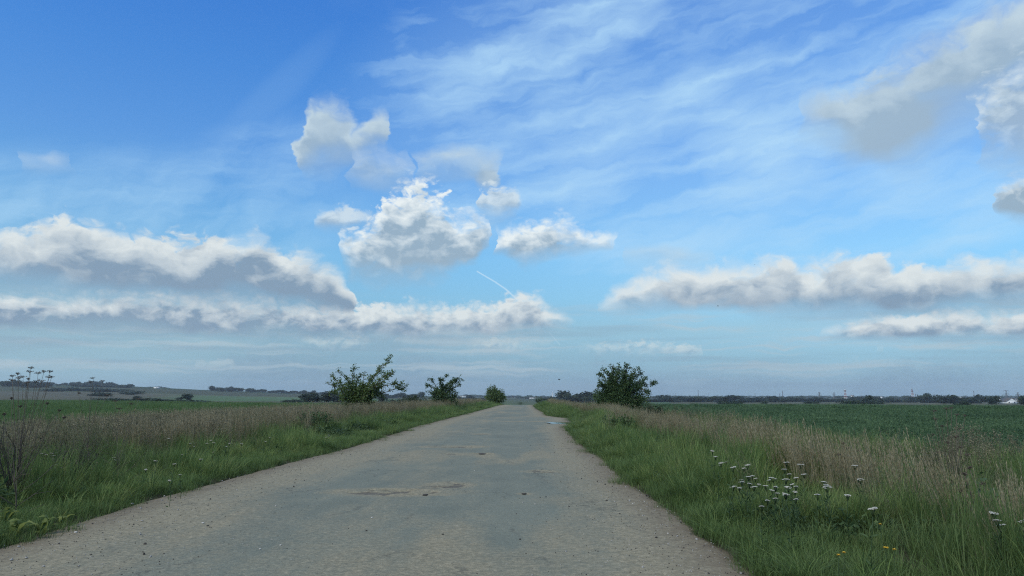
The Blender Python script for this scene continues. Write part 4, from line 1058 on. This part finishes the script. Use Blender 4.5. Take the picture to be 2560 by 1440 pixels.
grow(1555, 57, [[(1530, 990), (1505, 960), (1484, 972)], [(1535, 985), (1515, 950), (1500, 938)], [(1540, 980), (1530, 945), (1530, 906)], [(1548, 980), (1548, 945), (1552, 908)],
                [(1555, 980), (1565, 945), (1571, 907)], [(1560, 980), (1580, 945), (1600, 918)], [(1565, 985), (1600, 960), (1625, 965), (1642, 953)], [(1560, 990), (1600, 970), (1628, 985)],
                [(1535, 1000), (1505, 985), (1482, 990)], [(1550, 975), (1515, 935), (1508, 922)], [(1560, 975), (1588, 945), (1608, 933)], [(1545, 980), (1540, 940), (1540, 918)],
                [(1550, 985), (1558, 950), (1560, 922)], [(1560, 985), (1590, 960), (1615, 948)], [(1540, 985), (1510, 965), (1490, 955)], [(1540, 1000), (1515, 1000), (1495, 1010)],
                [(1565, 1000), (1595, 1000), (1625, 1005)], [(1550, 990), (1530, 965), (1518, 948)], [(1558, 985), (1575, 960), (1586, 935)], [(1550, 990), (1565, 975), (1580, 958)]],
     58, .135, M_leaf2, 'dense dark green rounded tree right of the road', 'roadside_tree', rad=.06, twig=.62, seed=12, depth=1.9, ntw=1.3,
     extra=[(1550, 995, 1.6, .95, 4500), (1545, 968, 1.0, .7, 1500), (1580, 990, 1.1, .8, 1800), (1515, 995, .9, .7, 1400), (1550, 1015, 1.9, .6, 3600)])
M_bram = plant('bramble_leaves', [(0, (.025, .045, .02)), (.6, (.045, .07, .03)), (1, (.10, .09, .05))], trans=.25)
M_tw = plant('dark_twigs', [(0, (.04, .035, .028)), (.6, (.075, .065, .05)), (1, (.14, .12, .09))], trans=.1)
def bramble(px, dist, rx, h, n_, label, seed, m_=None, name='bramble_bush', ls=1.0):
    g = np.random.default_rng(seed); b0 = at_dist(px, 1000, dist); bz = float(terrain_z(np.array([b0[0]]), np.array([dist]))[0])
    e_ = empty(name, (b0[0], dist, bz)); tag(e_, label, 'shrub')
    wd, lf = MB(), MB()
    for k in range(26):
        a_ = g.uniform(0, 6.28); R_x = rx * g.uniform(.3, 1); ht = h * g.uniform(.6, 1.05)
        u = np.linspace(0, 1, 7); S = np.stack([np.cos(a_) * R_x * u, np.sin(a_) * R_x * u * .8, ht * np.sin(u * 2.3)], 1) + g.normal(size=(7, 3)) * .03; S[0] = (0, 0, 0)
        wd.tube(S, .008 * (1.2 - u) * (.55 if ls < .5 else 1), 3)
        for j in range(n_ // 26):
            i0 = int(g.integers(1, 6)); w_ = g.random(); p = S[i0] * (1 - w_) + S[i0 + 1] * w_ + g.normal(size=3) * .12; p[2] = abs(p[2])
            leafq(lf, p, g.normal(size=3), np.array([0, 0, 1.0]) + g.normal(size=3) * .6, g.uniform(.06, .13) * ls, g.uniform(.04, .08) * ls, g.random())
    obj('stems', wd.mesh('stems', M_tw if ls < .5 else M_brown), e_); obj('foliage', lf.mesh('foliage', m_ or M_bram), e_)
bramble(1635, 50, 1.4, 1.35, 2200, 'low bramble bush spilling right from the foot of the dark tree', 1)
bramble(1590, 49, 1.3, 1.1, 1800, 'brownish bramble in front of the dark tree right of the road', 2)
bramble(1040, 66, 2.2, 1.5, 1600, 'low thin bramble between the two nearest shrubs on the left', 3)
bramble(985, 58, 1.5, 1.1, 1000, 'low bramble under the long branch of the tallest shrub', 4)
bramble(1665, 36, .9, .9, 900, 'dark green low bush on the right verge before the dark tree', 5, M_weed, 'low_bush')
bramble(1548, 26, .55, .62, 700, 'small dark leafy bush at the inner right verge near the road', 6, M_weed, 'low_bush')
bramble(790, 27, .7, .7, 800, 'small dark leafy bush in the left verge grass', 7, M_weed, 'low_bush')
bramble(1345, 112, 1.0, 1.3, 500, 'small bush at the right road edge near the crest', 8, M_weed, 'low_bush')
bramble(1300, 210, 1.5, 1.6, 400, 'tiny shrub in the green field beyond the road crest', 9, M_weed, 'low_bush')

bramble(60, 10.2, 1.05, 1.15, 900, 'tangled twiggy brown weeds at the foot of the tall dry hogweed', 21, M_tw, 'twiggy_weeds', .22)
bramble(190, 11.5, .9, .85, 700, 'lower tangle of brown twiggy weeds right of the tall dry hogweed', 22, M_tw, 'twiggy_weeds', .22)

# ------------------------------------------------------------------ far trees and hedges
def far_tree_mesh(m_, n_=420, tall=1.0, k=5, seed=0, low=False):
    g = np.random.default_rng(seed); V, T_ = [], []
    mb = MB(); mb.tube([(0, 0, 0), (.01, 0, .35 * tall)], [.05, .03], 5)
    cs = [(g.uniform(-.32, .32), g.uniform(-.32, .32), g.uniform(.3, .75) * tall, g.uniform(.2, .36)) for _ in range(k)] + [(0, 0, .45 * tall, .4)]
    if low: cs = [(g.uniform(-.5, .5), g.uniform(-.3, .3), g.uniform(.2, .5), g.uniform(.25, .38)) for _ in range(k + 2)]
    for i in range(n_):
        c_ = cs[int(g.integers(0, len(cs)))]; d_ = g.normal(size=3); d_ /= np.linalg.norm(d_)
        p = np.array(c_[:3]) + d_ * c_[3] * g.uniform(.6, 1.05); p[2] = max(p[2], .02)
        leafq(mb, p, g.normal(size=3), d_ + g.normal(size=3) * .5, g.uniform(.1, .2), g.uniform(.07, .14), g.random())
    return mb.mesh('far_tree', m_)
FT = [far_tree_mesh(M_far, 520, 1.0 + .12 * i, 5, i) for i in range(4)]
FB = [far_tree_mesh(M_far, 420, .7, 5, 20 + i, True) for i in range(3)]
FTh = [far_tree_mesh(M_far2, 260, 1.1, 4, 40 + i) for i in range(3)]
def far(px, dist, h, w, me, name, label, cat='tree', grp=None, sink=.1, z=None):
    p = at_dist(px, 1000, dist); zz = float(terrain_z(np.array([p[0]]), np.array([dist]))[0]) if z is None else z
    o = obj(name, me, loc=(p[0], dist, zz - sink * h)); o.scale = (w, w, h * (1 + sink)); o.rotation_euler = (0, 0, U_(0, 6.28))
    return tag(o, label, cat, grp)
def row(x0, x1, dist, n_, h, w, label, grp, name='far_tree', mes=None, jit=.06, gap=0.0, seed=0, cat='tree'):
    g = np.random.default_rng(seed)
    n_ = int(n_ * 1.5)
    for i in range(n_):
        if g.random() < gap: continue
        px = x0 + (x1 - x0) * (i + g.uniform(.1, .9)) / n_; dd = dist * (1 + g.normal() * jit * .5)
        hh = h * g.choice([.55, .75, .9, 1.05, 1.25], p=[.2, .25, .25, .2, .1]) * g.uniform(.9, 1.1); ms_ = mes or FT
        far(px, dd, hh, w * g.uniform(1.0, 2.3), ms_[int(g.integers(0, len(ms_)))], name, label, cat, grp)
# left ridge and slope
row(0, 120, 1500, 9, 9, 15, 'dark tree in the wood along the foot of the left hill', 'trees at the foot of the left hill', seed=1)
row(-40, 330, 1750, 20, 8, 16, 'scrubby tree on the slope of the left hill', 'scrub on the left hill slope', seed=2, gap=.15, mes=FT[:2] + FB)
row(155, 290, 2150, 11, 13, 15, 'tall dark tree on the crest of the left hill', 'trees on the crest of the left hill', seed=3)
row(0, 150, 2100, 8, 8, 15, 'low tree on the skyline left of the hill crest', 'trees on the left skyline', seed=4)
row(290, 335, 2150, 4, 7, 10, 'small tree where the crest wood thins out to the right', 'thinning crest trees', seed=5)
row(120, 310, 1300, 12, 7, 16, 'dark bush in the hedge below the hill crest', 'hedge below the hill crest', seed=6, mes=FB, gap=.1)
row(370, 420, 2100, 4, 6, 9, 'bush on the skyline right of the hill crest', 'skyline bushes', seed=7, mes=FB)
row(520, 590, 1900, 6, 11, 14, 'dark tree in the clump on the middle of the left ridge', 'clump on the left ridge', seed=8)
row(590, 820, 1950, 16, 8, 13, 'tree in the dark line along the low ridge left of the road', 'ridge trees left of the road', seed=9)
row(1130, 1210, 1500, 5, 7, 9, 'low tree beyond the fields, left of the small round shrub', 'low trees beyond the fields', seed=10)
row(930, 1060, 1700, 9, 9, 13, 'tree far behind the branches of the tallest shrub', 'trees behind the tallest shrub', seed=11)
far(471, 560, 5.2, 8, FT[0], 'field_bush', 'round dark bush standing alone in the left fields', 'bush')
far(450, 570, 2.8, 5, FB[0], 'field_bush', 'low bush left of the round dark bush', 'bush')
far(342, 520, 3.2, 7, FB[1], 'field_bush', 'low dark bush at the edge of the bright left meadow', 'bush')
row(225, 260, 800, 3, 6, 9, 'dark bush in the group amid the tan field', 'bushes amid the tan field', mes=FB, name='field_bush', seed=12, cat='bush')
row(308, 334, 1000, 3, 6, 9, 'dark bush in the small row above the tan field', 'row above the tan field', mes=FB, name='field_bush', seed=13, cat='bush')
row(762, 795, 480, 3, 5.2, 6, 'dark green tree in the clump left of the tallest shrub', 'clump left of the tallest shrub', name='field_tree', seed=14)
row(806, 850, 500, 4, 4.5, 6, 'dark bush beside the tallest shrub, far off in the field', 'bushes beside the tallest shrub', name='field_tree', seed=15)
row(712, 752, 430, 3, 2.5, 6, 'low bush on the near edge of the sloping green field', 'bushes on the field edge', mes=FB, name='field_bush', seed=16, cat='bush')
far(957, 500, 5.2, 7, FT[1], 'field_tree', 'round tree seen below the long branch', 'tree')
row(985, 1060, 520, 5, 4, 6, 'hedge bush seen between the two nearest shrubs', 'hedge between the shrubs', mes=FB, name='field_bush', seed=17, cat='bush')
row(1160, 1210, 500, 4, 3.2, 5, 'hedge bush right of the middle shrub', 'hedge right of the middle shrub', mes=FB, name='field_bush', seed=18, cat='bush')
row(250, 500, 300, 16, 1.5, 6, 'low rough scrub on the far edge of the left meadow', 'scrub on the meadow edge', mes=FB, name='field_bush', seed=19, cat='bush')
# middle and right
row(1380, 1485, 900, 12, 9.5, 12, 'dark tree in the belt left of the rounded tree', 'tree belt left of the rounded tree', seed=21)
row(1355, 1400, 950, 4, 5.5, 9, 'low tree at the left end of the dark belt', 'left end of the dark belt', seed=22)
row(1630, 1960, 1150, 30, 7.2, 14, 'dark tree in the long belt behind the right field', 'long belt behind the right field', seed=23)
row(1950, 2140, 1300, 17, 7.2, 14, 'dark tree in the belt under the first red and white mast', 'belt under the first mast', seed=24)
row(2140, 2290, 1200, 13, 6.4, 13, 'dark tree in the belt between the two tall masts', 'belt between the masts', seed=25)
row(2300, 2350, 1100, 6, 8.5, 12, 'dark tree in the clump right of the second mast', 'clump right of the second mast', seed=26)
row(2358, 2455, 900, 11, 8, 10, 'dark tree in the low belt near the white houses', 'belt near the white houses', seed=27)
row(2440, 2470, 1300, 3, 10, 12, 'tree behind the belt near the white houses', 'trees behind the houses belt', seed=28)
far(2479, 620, 7.8, 10.5, FT[0], 'field_tree', 'large round dark tree in front of the white houses at right', 'tree')
far(2490, 640, 6.8, 8, FT[2], 'field_tree', 'dark tree hugging the large round tree on its right', 'tree')
far(2558, 560, 6.5, 8, FT[1], 'field_tree', 'dark tree cut by the right edge of the picture', 'tree')
far(2412, 420, 3.3, 5, FB[2], 'field_bush', 'grey green bush in the field before the low belt', 'bush')
far(2396, 440, 2.2, 6, FB[1], 'field_bush', 'low bush touching the grey green field bush', 'bush')
row(2115, 2195, 620, 7, 4.0, 8, 'dark bush of the island thicket in the right field', 'island thicket in the right field', mes=FB, name='field_bush', seed=29, cat='bush')
far(2172, 620, 6.2, 7, FT[3], 'field_tree', 'tallest bush of the island thicket in the right field', 'tree')
row(2018, 2042, 700, 2, 3, 6, 'small low bush in the right field, left of the thicket', 'small bushes left of the thicket', mes=FB, name='field_bush', seed=30, cat='bush')
row(1800, 1845, 560, 4, 3.0, 6, 'low dark bush in the right field before the long belt', 'low bushes before the long belt', mes=FB, name='field_bush', seed=31, cat='bush')
far(1912, 600, 3.6, 5, FB[0], 'field_bush', 'small lone bush before the right end of the long belt', 'bush')
row(1130, 2560, 3600, 60, 10, 26, 'pale hazy tree in the farthest tree line', 'farthest tree line', mes=FTh, seed=33, jit=.25, gap=.05)
# far woods as one mass
g = np.random.default_rng(77); n_ = 1500
ax = g.uniform(R(-42), R(44), n_); dd = g.uniform(2300, 6000, n_)
xw, yw = dd * np.sin(ax), dd * np.cos(ax)
kp = (fbm(xw * .0016, yw * .0022, 3) > .47) & ~((ax < R(-4)) & (dd > 2000))
xw, yw = xw[kp], yw[kp]
gn_scatter('distant_woods', np.column_stack([xw, yw, terrain_z(xw, yw) - 1]), np.column_stack([xw * 0, xw * 0, g.uniform(0, 6, len(xw))]),
           np.column_stack([g.uniform(20, 40, len(xw))] * 2 + [g.uniform(7, 13, len(xw))]), g.integers(0, 3, len(xw)), FTh, label='distant woods blurring together along the horizon', cat='woods')

# ------------------------------------------------------------------ masts, pylons, turbine, buildings
M_steel = simple('grey_steel', (.16, .17, .18), .6); M_red = simple('mast_red', (.42, .09, .07), .6); M_wht = simple('mast_white', (.75, .75, .74), .6)
M_wall = simple('white_render', (.72, .72, .70), .8, .08, .3); M_roof = simple('dark_roof', (.09, .085, .085), .7, .2, 1); M_win = simple('dark_glass', (.03, .04, .05), .2); M_gwall = simple('grey_wall', (.3, .31, .32), .8, .1, .3)
def place(name, px, ybase, dist, label, cat, grp=None):
    p = at_dist(px, ybase, dist); e_ = empty(name, (p[0], dist, float(terrain_z(np.array([p[0]]), np.array([dist]))[0]) - .3)); tag(e_, label, cat, grp); return e_
def htop(e_, ytop): return float(CAM_H + (ray(1280, ytop)[2] / ray(1280, ytop)[1]) * e_.location.y - e_.location.z)
def lattice(mb, z0, z1, w0, w1, H, n_, th):
    zs = np.linspace(z0, z1, n_ + 1)
    W_ = lambda z: w0 + (w1 - w0) * (z - z0) / (z1 - z0)
    for a_, b_ in ((-1, -1), (1, -1), (1, 1), (-1, 1)):
        mb.tube([(a_ * W_(z0) / 2, b_ * W_(z0) / 2, z0), (a_ * W_(z1) / 2, b_ * W_(z1) / 2, z1)], th, 4)
    cr = [(-1, -1), (1, -1), (1, 1), (-1, 1)]
    for i in range(n_):
        for j in range(4):
            c0, c1 = cr[j], cr[(j + 1) % 4]; wa, wb = W_(zs[i]) / 2, W_(zs[i + 1]) / 2
            mb.tube([(c0[0] * wa, c0[1] * wa, zs[i]), (c1[0] * wb, c1[1] * wb, zs[i + 1])], th * .6, 3)
            mb.tube([(c1[0] * wa, c1[1] * wa, zs[i]), (c0[0] * wb, c0[1] * wb, zs[i + 1])], th * .6, 3)
def mast(px, ytop, dist, label, plat):
    e_ = place('lattice_mast', px, 998, dist, label, 'mast'); H = htop(e_, ytop)
    nseg = 7
    for i in range(nseg):
        mb = MB(); z0, z1 = H * .82 * i / nseg, H * .82 * (i + 1) / nseg
        wf = lambda z: 7.5 * (1 - z / (H * .82)) ** 1.3 + 1.6
        lattice(mb, z0, z1, wf(z0), wf(z1), H, 2, .28); obj('mast_section', mb.mesh('mast_section', M_wht if i % 2 == 0 else M_red), e_)
    mb = MB(); mb.tube([(0, 0, H * .82), (0, 0, H)], [.35, .15], 6); obj('antenna', mb.mesh('antenna', M_steel), e_)
    for u in plat:
        mb = MB(); mb.tube([(0, 0, H * u), (0, 0, H * u + 1.2)], 2.6, 8)
        for k in range(6):
            a_ = k * 1.047; mb.box((2.8 * math.cos(a_), 2.8 * math.sin(a_), H * u + 2.2), (.7, .7, 2.6))
        obj('platform', mb.mesh('platform', M_steel), e_)
mast(2114, 967, 2500, 'left one of the two tall red and white lattice masts', (.66,))
mast(2282, 966, 2500, 'right one of the two tall red and white lattice masts, with round platform', (.55, .72))
def thin_mast(px, ytop, dist, label):
    e_ = place('thin_mast', px, 998, dist, label, 'mast'); H = htop(e_, ytop)
    mb = MB(); lattice(mb, 0, H * .9, 2.2, .9, H, 8, .22); obj('shaft', mb.mesh('shaft', M_steel), e_)
    mb = MB(); mb.box((0, 0, H * .93), (1.8, 1.8, 2)); mb.tube([(0, 0, H * .88), (0, 0, H)], .16, 5); obj('antenna', mb.mesh('antenna', M_steel), e_)
thin_mast(1957, 976, 2400, 'thin grey mast above the right end of the long belt')
thin_mast(2436, 977, 2400, 'thin grey mast above the trees near the white houses')
thin_mast(1746, 975, 2400, 'thin grey mast rising behind the long dark tree belt')
thin_mast(1950, 984, 2600, 'short faint mast just left of a thin grey mast')
thin_mast(2290, 984, 2300, 'short pole mast close right of the platform mast')
thin_mast(2294, 985, 2350, 'shortest pole mast, second right of the platform mast')
def pylon(px, ytop, dist, label, arms):
    e_ = place('pylon', px, 998, dist, label, 'pylon'); H = htop(e_, ytop)
    mb = MB(); lattice(mb, 0, H * .6, 6.5, 2.2, H, 5, .24); lattice(mb, H * .6, H, 2.2, 1.0, H, 4, .2); obj('tower', mb.mesh('tower', M_steel), e_)
    for u, w_ in arms:
        mb = MB()
        for s_ in (-1, 1):
            mb.tube([(0, 0, H * u), (s_ * w_, 0, H * u)], .28, 4); mb.tube([(0, 0, H * (u + .06)), (s_ * w_, 0, H * u)], .22, 4); mb.tube([(s_ * w_, 0, H * u), (s_ * w_, 0, H * u - 2)], .15, 4)
        obj('crossarm', mb.mesh('crossarm', M_steel), e_)
pylon(2049, 980, 2000, 'first pylon from the left, beyond the right field', ((.93, 3.2), (.75, 6.0), (.6, 4.2)))
pylon(2086, 981, 2200, 'second pylon, beside the left red and white mast', ((.93, 3), (.75, 6), (.6, 4)))
pylon(2517, 976, 1900, 'widest pylon with flat broad top arms near the right edge', ((.96, 6.5), (.62, 9)))
pylon(2546, 981, 1900, 'rightmost pylon, above the white sheds', ((.94, 3.5), (.72, 7), (.55, 5)))
for i, px in enumerate((1675, 1683, 1690, 1772, 1886, 1890)):
    e_ = place('power_pole', px, 998, 2500, 'faint pole in a small row on the horizon right of the dark tree', 'pole', 'faint poles on the horizon'); H = htop(e_, 983)
    mb = MB(); mb.tube([(0, 0, 0), (0, 0, H)], .3, 5); mb.box((0, 0, H * .92), (5, .3, .4)); obj('pole', mb.mesh('pole', M_steel), e_)
e_ = place('wind_turbine', 1381, 998, 1500, 'small white wind turbine beyond the road, left of the tree belt', 'wind turbine'); H = htop(e_, 984)
mb = MB(); mb.tube([(0, 0, 0), (0, 0, H)], [.9, .5], 10); obj('tower', mb.mesh('tower', M_wht, True), e_)
mb = MB(); mb.box((0, 0, H + .3), (1, 2.6, 1.1)); obj('nacelle', mb.mesh('nacelle', M_wht), e_)
for k in range(3):
    a_ = 1.57 + k * 2.094; mb = MB(); mb.tube([(0, -1.5, H + .3), (math.cos(a_) * 2.6, -1.5, H + .3 + math.sin(a_) * 2.6), (math.cos(a_) * 5, -1.5, H + .3 + math.sin(a_) * 5)], [.25, .32, .08], 5); obj('rotor_blade', mb.mesh('rotor_blade', M_wht), e_)
def house(px, dist, w, dp, h, roofh, label, gable_front=False, windows=3, wallm=None, roofm=None, name='white_house', rz=0.0):
    e_ = place(name, px, 1005, dist, label, 'building'); e_.rotation_euler = (0, 0, rz)
    mb = MB(); mb.box((0, 0, h / 2), (w, dp, h))
    if gable_front and roofh: mb.add([(-w / 2, -dp / 2, h), (w / 2, -dp / 2, h), (0, -dp / 2, h + roofh), (-w / 2, dp / 2, h), (w / 2, dp / 2, h), (0, dp / 2, h + roofh)], t=[(0, 1, 2), (3, 5, 4)])
    obj('wall', mb.mesh('wall', wallm or M_wall), e_)
    mb = MB(); o_ = .5
    if roofh and gable_front:
        for s_ in (-1, 1): mb.add([(s_ * (w / 2 + o_), -dp / 2 - o_, h - .3), (0, -dp / 2 - o_, h + roofh + .15), (0, dp / 2 + o_, h + roofh + .15), (s_ * (w / 2 + o_), dp / 2 + o_, h - .3), (s_ * (w / 2 + o_), -dp / 2 - o_, h - .6), (0, -dp / 2 - o_, h + roofh - .2), (0, dp / 2 + o_, h + roofh - .2), (s_ * (w / 2 + o_), dp / 2 + o_, h - .6)],
                              [(0, 1, 2, 3), (4, 7, 6, 5), (0, 4, 5, 1), (3, 2, 6, 7), (0, 3, 7, 4)])
    elif roofh:
        for s_ in (-1, 1): mb.add([(-w / 2 - o_, s_ * (dp / 2 + o_), h - .2), (w / 2 + o_, s_ * (dp / 2 + o_), h - .2), (w / 2 + o_, 0, h + roofh), (-w / 2 - o_, 0, h + roofh), (-w / 2 - o_, s_ * (dp / 2 + o_), h - .5), (w / 2 + o_, s_ * (dp / 2 + o_), h - .5), (w / 2 + o_, 0, h + roofh - .3), (-w / 2 - o_, 0, h + roofh - .3)],
                              [(0, 1, 2, 3), (4, 7, 6, 5), (0, 4, 5, 1), (0, 3, 7, 4), (1, 5, 6, 2)])
    else: mb.box((0, 0, h + .15), (w + .4, dp + .4, .3))
    obj('roof', mb.mesh('roof', roofm or M_roof), e_)
    wm = MB(); wm.box((0, 0, 0), (1.4, .16, 1.5)); wme = wm.mesh('window', M_win)
    for i in range(windows): obj('window', wme, e_, (-w / 2 + w * (i + .5) / windows, -dp / 2, h * .55))
    return e_
house(2520, 900, 13, 14, 3.0, 4.0, 'white house with steep dark gable roof beside the round tree', True, 2)
house(2494, 980, 4.5, 6, 8.5, 0, 'narrow white block rising behind the large round tree', windows=1)
house(2551, 1000, 16, 10, 5.5, 1.5, 'long pale shed at the right edge behind the gable house', windows=5)
house(2532, 1020, 9, 8, 5.0, 2.0, 'grey roofed house between gable house and long shed', wallm=M_gwall)
house(2508, 1050, 12, 8, 4.0, 2.2, 'dark roofed low house left of the gable house', windows=3, wallm=M_gwall)
house(2402, 1400, 9, 8, 7.5, 2.5, 'pale roofed house showing above the low belt', wallm=M_wall, roofm=M_gwall)
house(2375, 1450, 12, 8, 8, 2, 'grey house half hidden behind the low belt', wallm=M_gwall)
house(2204, 1900, 3.5, 4, 9, 0, 'small white block showing above the trees between the masts', windows=1)
house(2114, 2450, 13, 8, 6, 0, 'low white building at the foot of the left lattice mast', windows=3)
house(2132, 2600, 9, 8, 12, 2, 'tiny pale house right of the left lattice mast', windows=2)
house(1334, 2300, 26, 12, 5, 1.5, 'long low white building on the horizon beyond the road', windows=6)
house(1160, 2300, 40, 12, 5, 1, 'long pale sheds on the horizon left of the small round shrub', windows=8)
house(390, 1800, 12, 8, 4, 0, 'small white hut on the left hillside', windows=1)

# ------------------------------------------------------------------ birds and bird-shaped specks
M_bird = simple('dark_feathers', (.02, .02, .02), .9)
def bird(px, py, dist, span, label, roll=0.0):
    p = at_dist(px, py, dist); e_ = empty('bird', p, U_(-.6, .6)); tag(e_, label, 'bird')
    mb = MB(); k = span
    mb.tube([(-.28 * k, 0, 0), (-.18 * k, 0, .0), (0, 0, .01 * k), (.14 * k, 0, .015 * k), (.2 * k, 0, .03 * k), (.27 * k, 0, .02 * k)], [.02 * k, .045 * k, .06 * k, .045 * k, .035 * k, .008 * k], 8)
    for s_ in (-1, 1):
        rr_ = .12 * k
        mb.add([(.08 * k, s_ * .04 * k, .03 * k), (-.08 * k, s_ * .04 * k, .02 * k), (-.02 * k, s_ * .28 * k, .14 * k), (.1 * k, s_ * .25 * k, .16 * k), (-.02 * k, s_ * .5 * k, .10 * k),
                (.08 * k, s_ * .04 * k, .015 * k), (-.08 * k, s_ * .04 * k, .008 * k), (-.02 * k, s_ * .28 * k, .128 * k), (.1 * k, s_ * .25 * k, .145 * k)],
               [(0, 1, 2, 3), (5, 8, 7, 6)], [(3, 2, 4), (8, 4, 7)])
    obj('body', mb.mesh('body', M_bird), e_)
    e_.rotation_euler = (roll, 0, e_.rotation_euler[2])
bird(1398, 949, 60, .42, 'dark bird flying low over the road between shrub and rounded tree')
bird(1795, 765, 70, .34, 'small dark bird-shaped speck below the big cloud bank on the right', .5)  # bird-shaped stand-in for a small dark speck of unsettled kind
bird(1887, 661, 90, .22, 'tiny bird-shaped speck in front of the top of the right cloud bank')  # same bird-shaped stand-in for a tinier speck

# ------------------------------------------------------------------ stones on the road
M_st = [simple('pale_stone', (.48, .46, .42), .9, .2, 30), simple('dark_clod', (.05, .045, .04), .95, .3, 30), simple('grey_stone', (.28, .27, .25), .9, .2, 30)]
def stone_mesh(seed, m_):
    g = np.random.default_rng(seed); mb = MB(); nu, nv = 8, 5
    an = np.linspace(0, 6.283, nu, endpoint=False)
    vv = [(0, 0, -.5)]
    for j in range(1, nv):
        ph = -math.pi / 2 + math.pi * j / nv
        for a_ in an: 
            k = g.uniform(.8, 1.15); vv.append((math.cos(ph) * math.cos(a_) * k, math.cos(ph) * math.sin(a_) * .75 * k, math.sin(ph) * .5 * k))
    vv.append((0, 0, .5)); n_ = len(vv)
    q_ = [(1 + j * nu + i, 1 + j * nu + (i + 1) % nu, 1 + (j + 1) * nu + (i + 1) % nu, 1 + (j + 1) * nu + i) for j in range(nv - 2) for i in range(nu)]
    t_ = [(0, 1 + (i + 1) % nu, 1 + i) for i in range(nu)] + [(n_ - 1, 1 + (nv - 2) * nu + i, 1 + (nv - 2) * nu + (i + 1) % nu) for i in range(nu)]
    mb.add(np.array(vv), q_, t_); return mb.mesh('stone', m_, True)
SM = [[stone_mesh(i * 3 + k, M_st[i]) for k in range(3)] for i in range(3)]
def stone(px, py, size, kind, label, grp=None, flat=1.0, name='stone'):
    x, y = on_plane(px, py); z = float(road_z(np.array([x]), np.array([y]))[0][0])
    o = obj(name, random.choice(SM[kind]), loc=(x, y, z + size * .18)); o.scale = (size / 2, size / 2, size / 2 * flat); o.rotation_euler = (0, 0, U_(0, 6))
    tag(o, label, 'stone', grp)
stone(930, 1297, .035, 0, 'bright white pebble on the middle left of the road')
stone(507, 1311, .035, 0, 'white pebble on the left lane near the verge')
stone(330, 1264, .05, 2, 'grey stone on the sandy left shoulder')
stone(189, 1335, .04, 0, 'pale pebble on the left shoulder below the grey stone')
for px, py in ((65, 1400), (28, 1405), (108, 1421), (46, 1371), (355, 1306)): stone(px, py, .036, 2, 'pale grey stone on the near left shoulder of the road', 'stones on the near left shoulder')
stone(1063, 1240, .11, 1, 'dark flat clod at the right end of the broken patch', flat=.5, name='clod')
stone(1205, 1137, .22, 1, 'dark lump of earth beside the farther broken patch', flat=.4, name='clod')
stone(1310, 1236, .09, 1, 'small dark clod alone on the right lane', flat=.5, name='clod')
for px, py in ((916, 1330), (1365, 1244), (1107, 1340), (1300, 1352), (1337, 1184), (519, 1317)): stone(px, py, .028, 1, 'tiny dark pebble scattered on the asphalt', 'dark pebbles on the asphalt')
for px, py in ((1338, 1263), (1186, 1179), (1430, 1100), (1644, 1269), (1670, 1338), (701, 1366), (650, 1376), (1350, 1128), (1582, 1262)): stone(px, py, .026, 0, 'tiny white pebble scattered on the asphalt', 'white pebbles on the asphalt')

# loose grit along both shoulders
g = np.random.default_rng(5); n_ = 6500
yy_ = 4 * (45 / 4) ** g.random(n_); left = g.random(n_) < .55
off = np.abs(g.normal(0, .8, n_))
xx_ = np.where(left, xl(yy_) + off * 1.4, xr(yy_) - off)
zz_ = road_z(xx_, yy_)[0]
grit_s = g.uniform(.003, .009, n_) * (1 + (g.random(n_) < .06) * 1.2)
gn_scatter('road_grit', np.column_stack([xx_, yy_, zz_ + grit_s * .2]), g.uniform(0, 6, (n_, 3)), np.column_stack([grit_s] * 3), g.integers(0, 6, n_), [SM[2][0], SM[2][1], SM[1][2], SM[1][0], SM[2][2], SM[1][1]], label='loose grit strewn along both shoulders of the road', cat='gravel')

# ------------------------------------------------------------------ air
HAZE = 0.0
#HAZE_BEGIN
HAZE = 0.000105
#HAZE_END
if HAZE:
    mb = MB(); mb.box((0, 0, 30), (14400, 14400, 140))
    m, t, out = mat('haze_air')
    pv_ = t.new('ShaderNodeVolumePrincipled'); pv_.inputs['Density'].default_value = HAZE; pv_.inputs['Color'].default_value = (.80, .90, 1.0, 1); pv_.inputs['Anisotropy'].default_value = .2
    t.l.new(pv_.outputs[0], out.inputs['Volume'])
    tag(obj('haze', mb.mesh('haze', m)), kind='stuff')
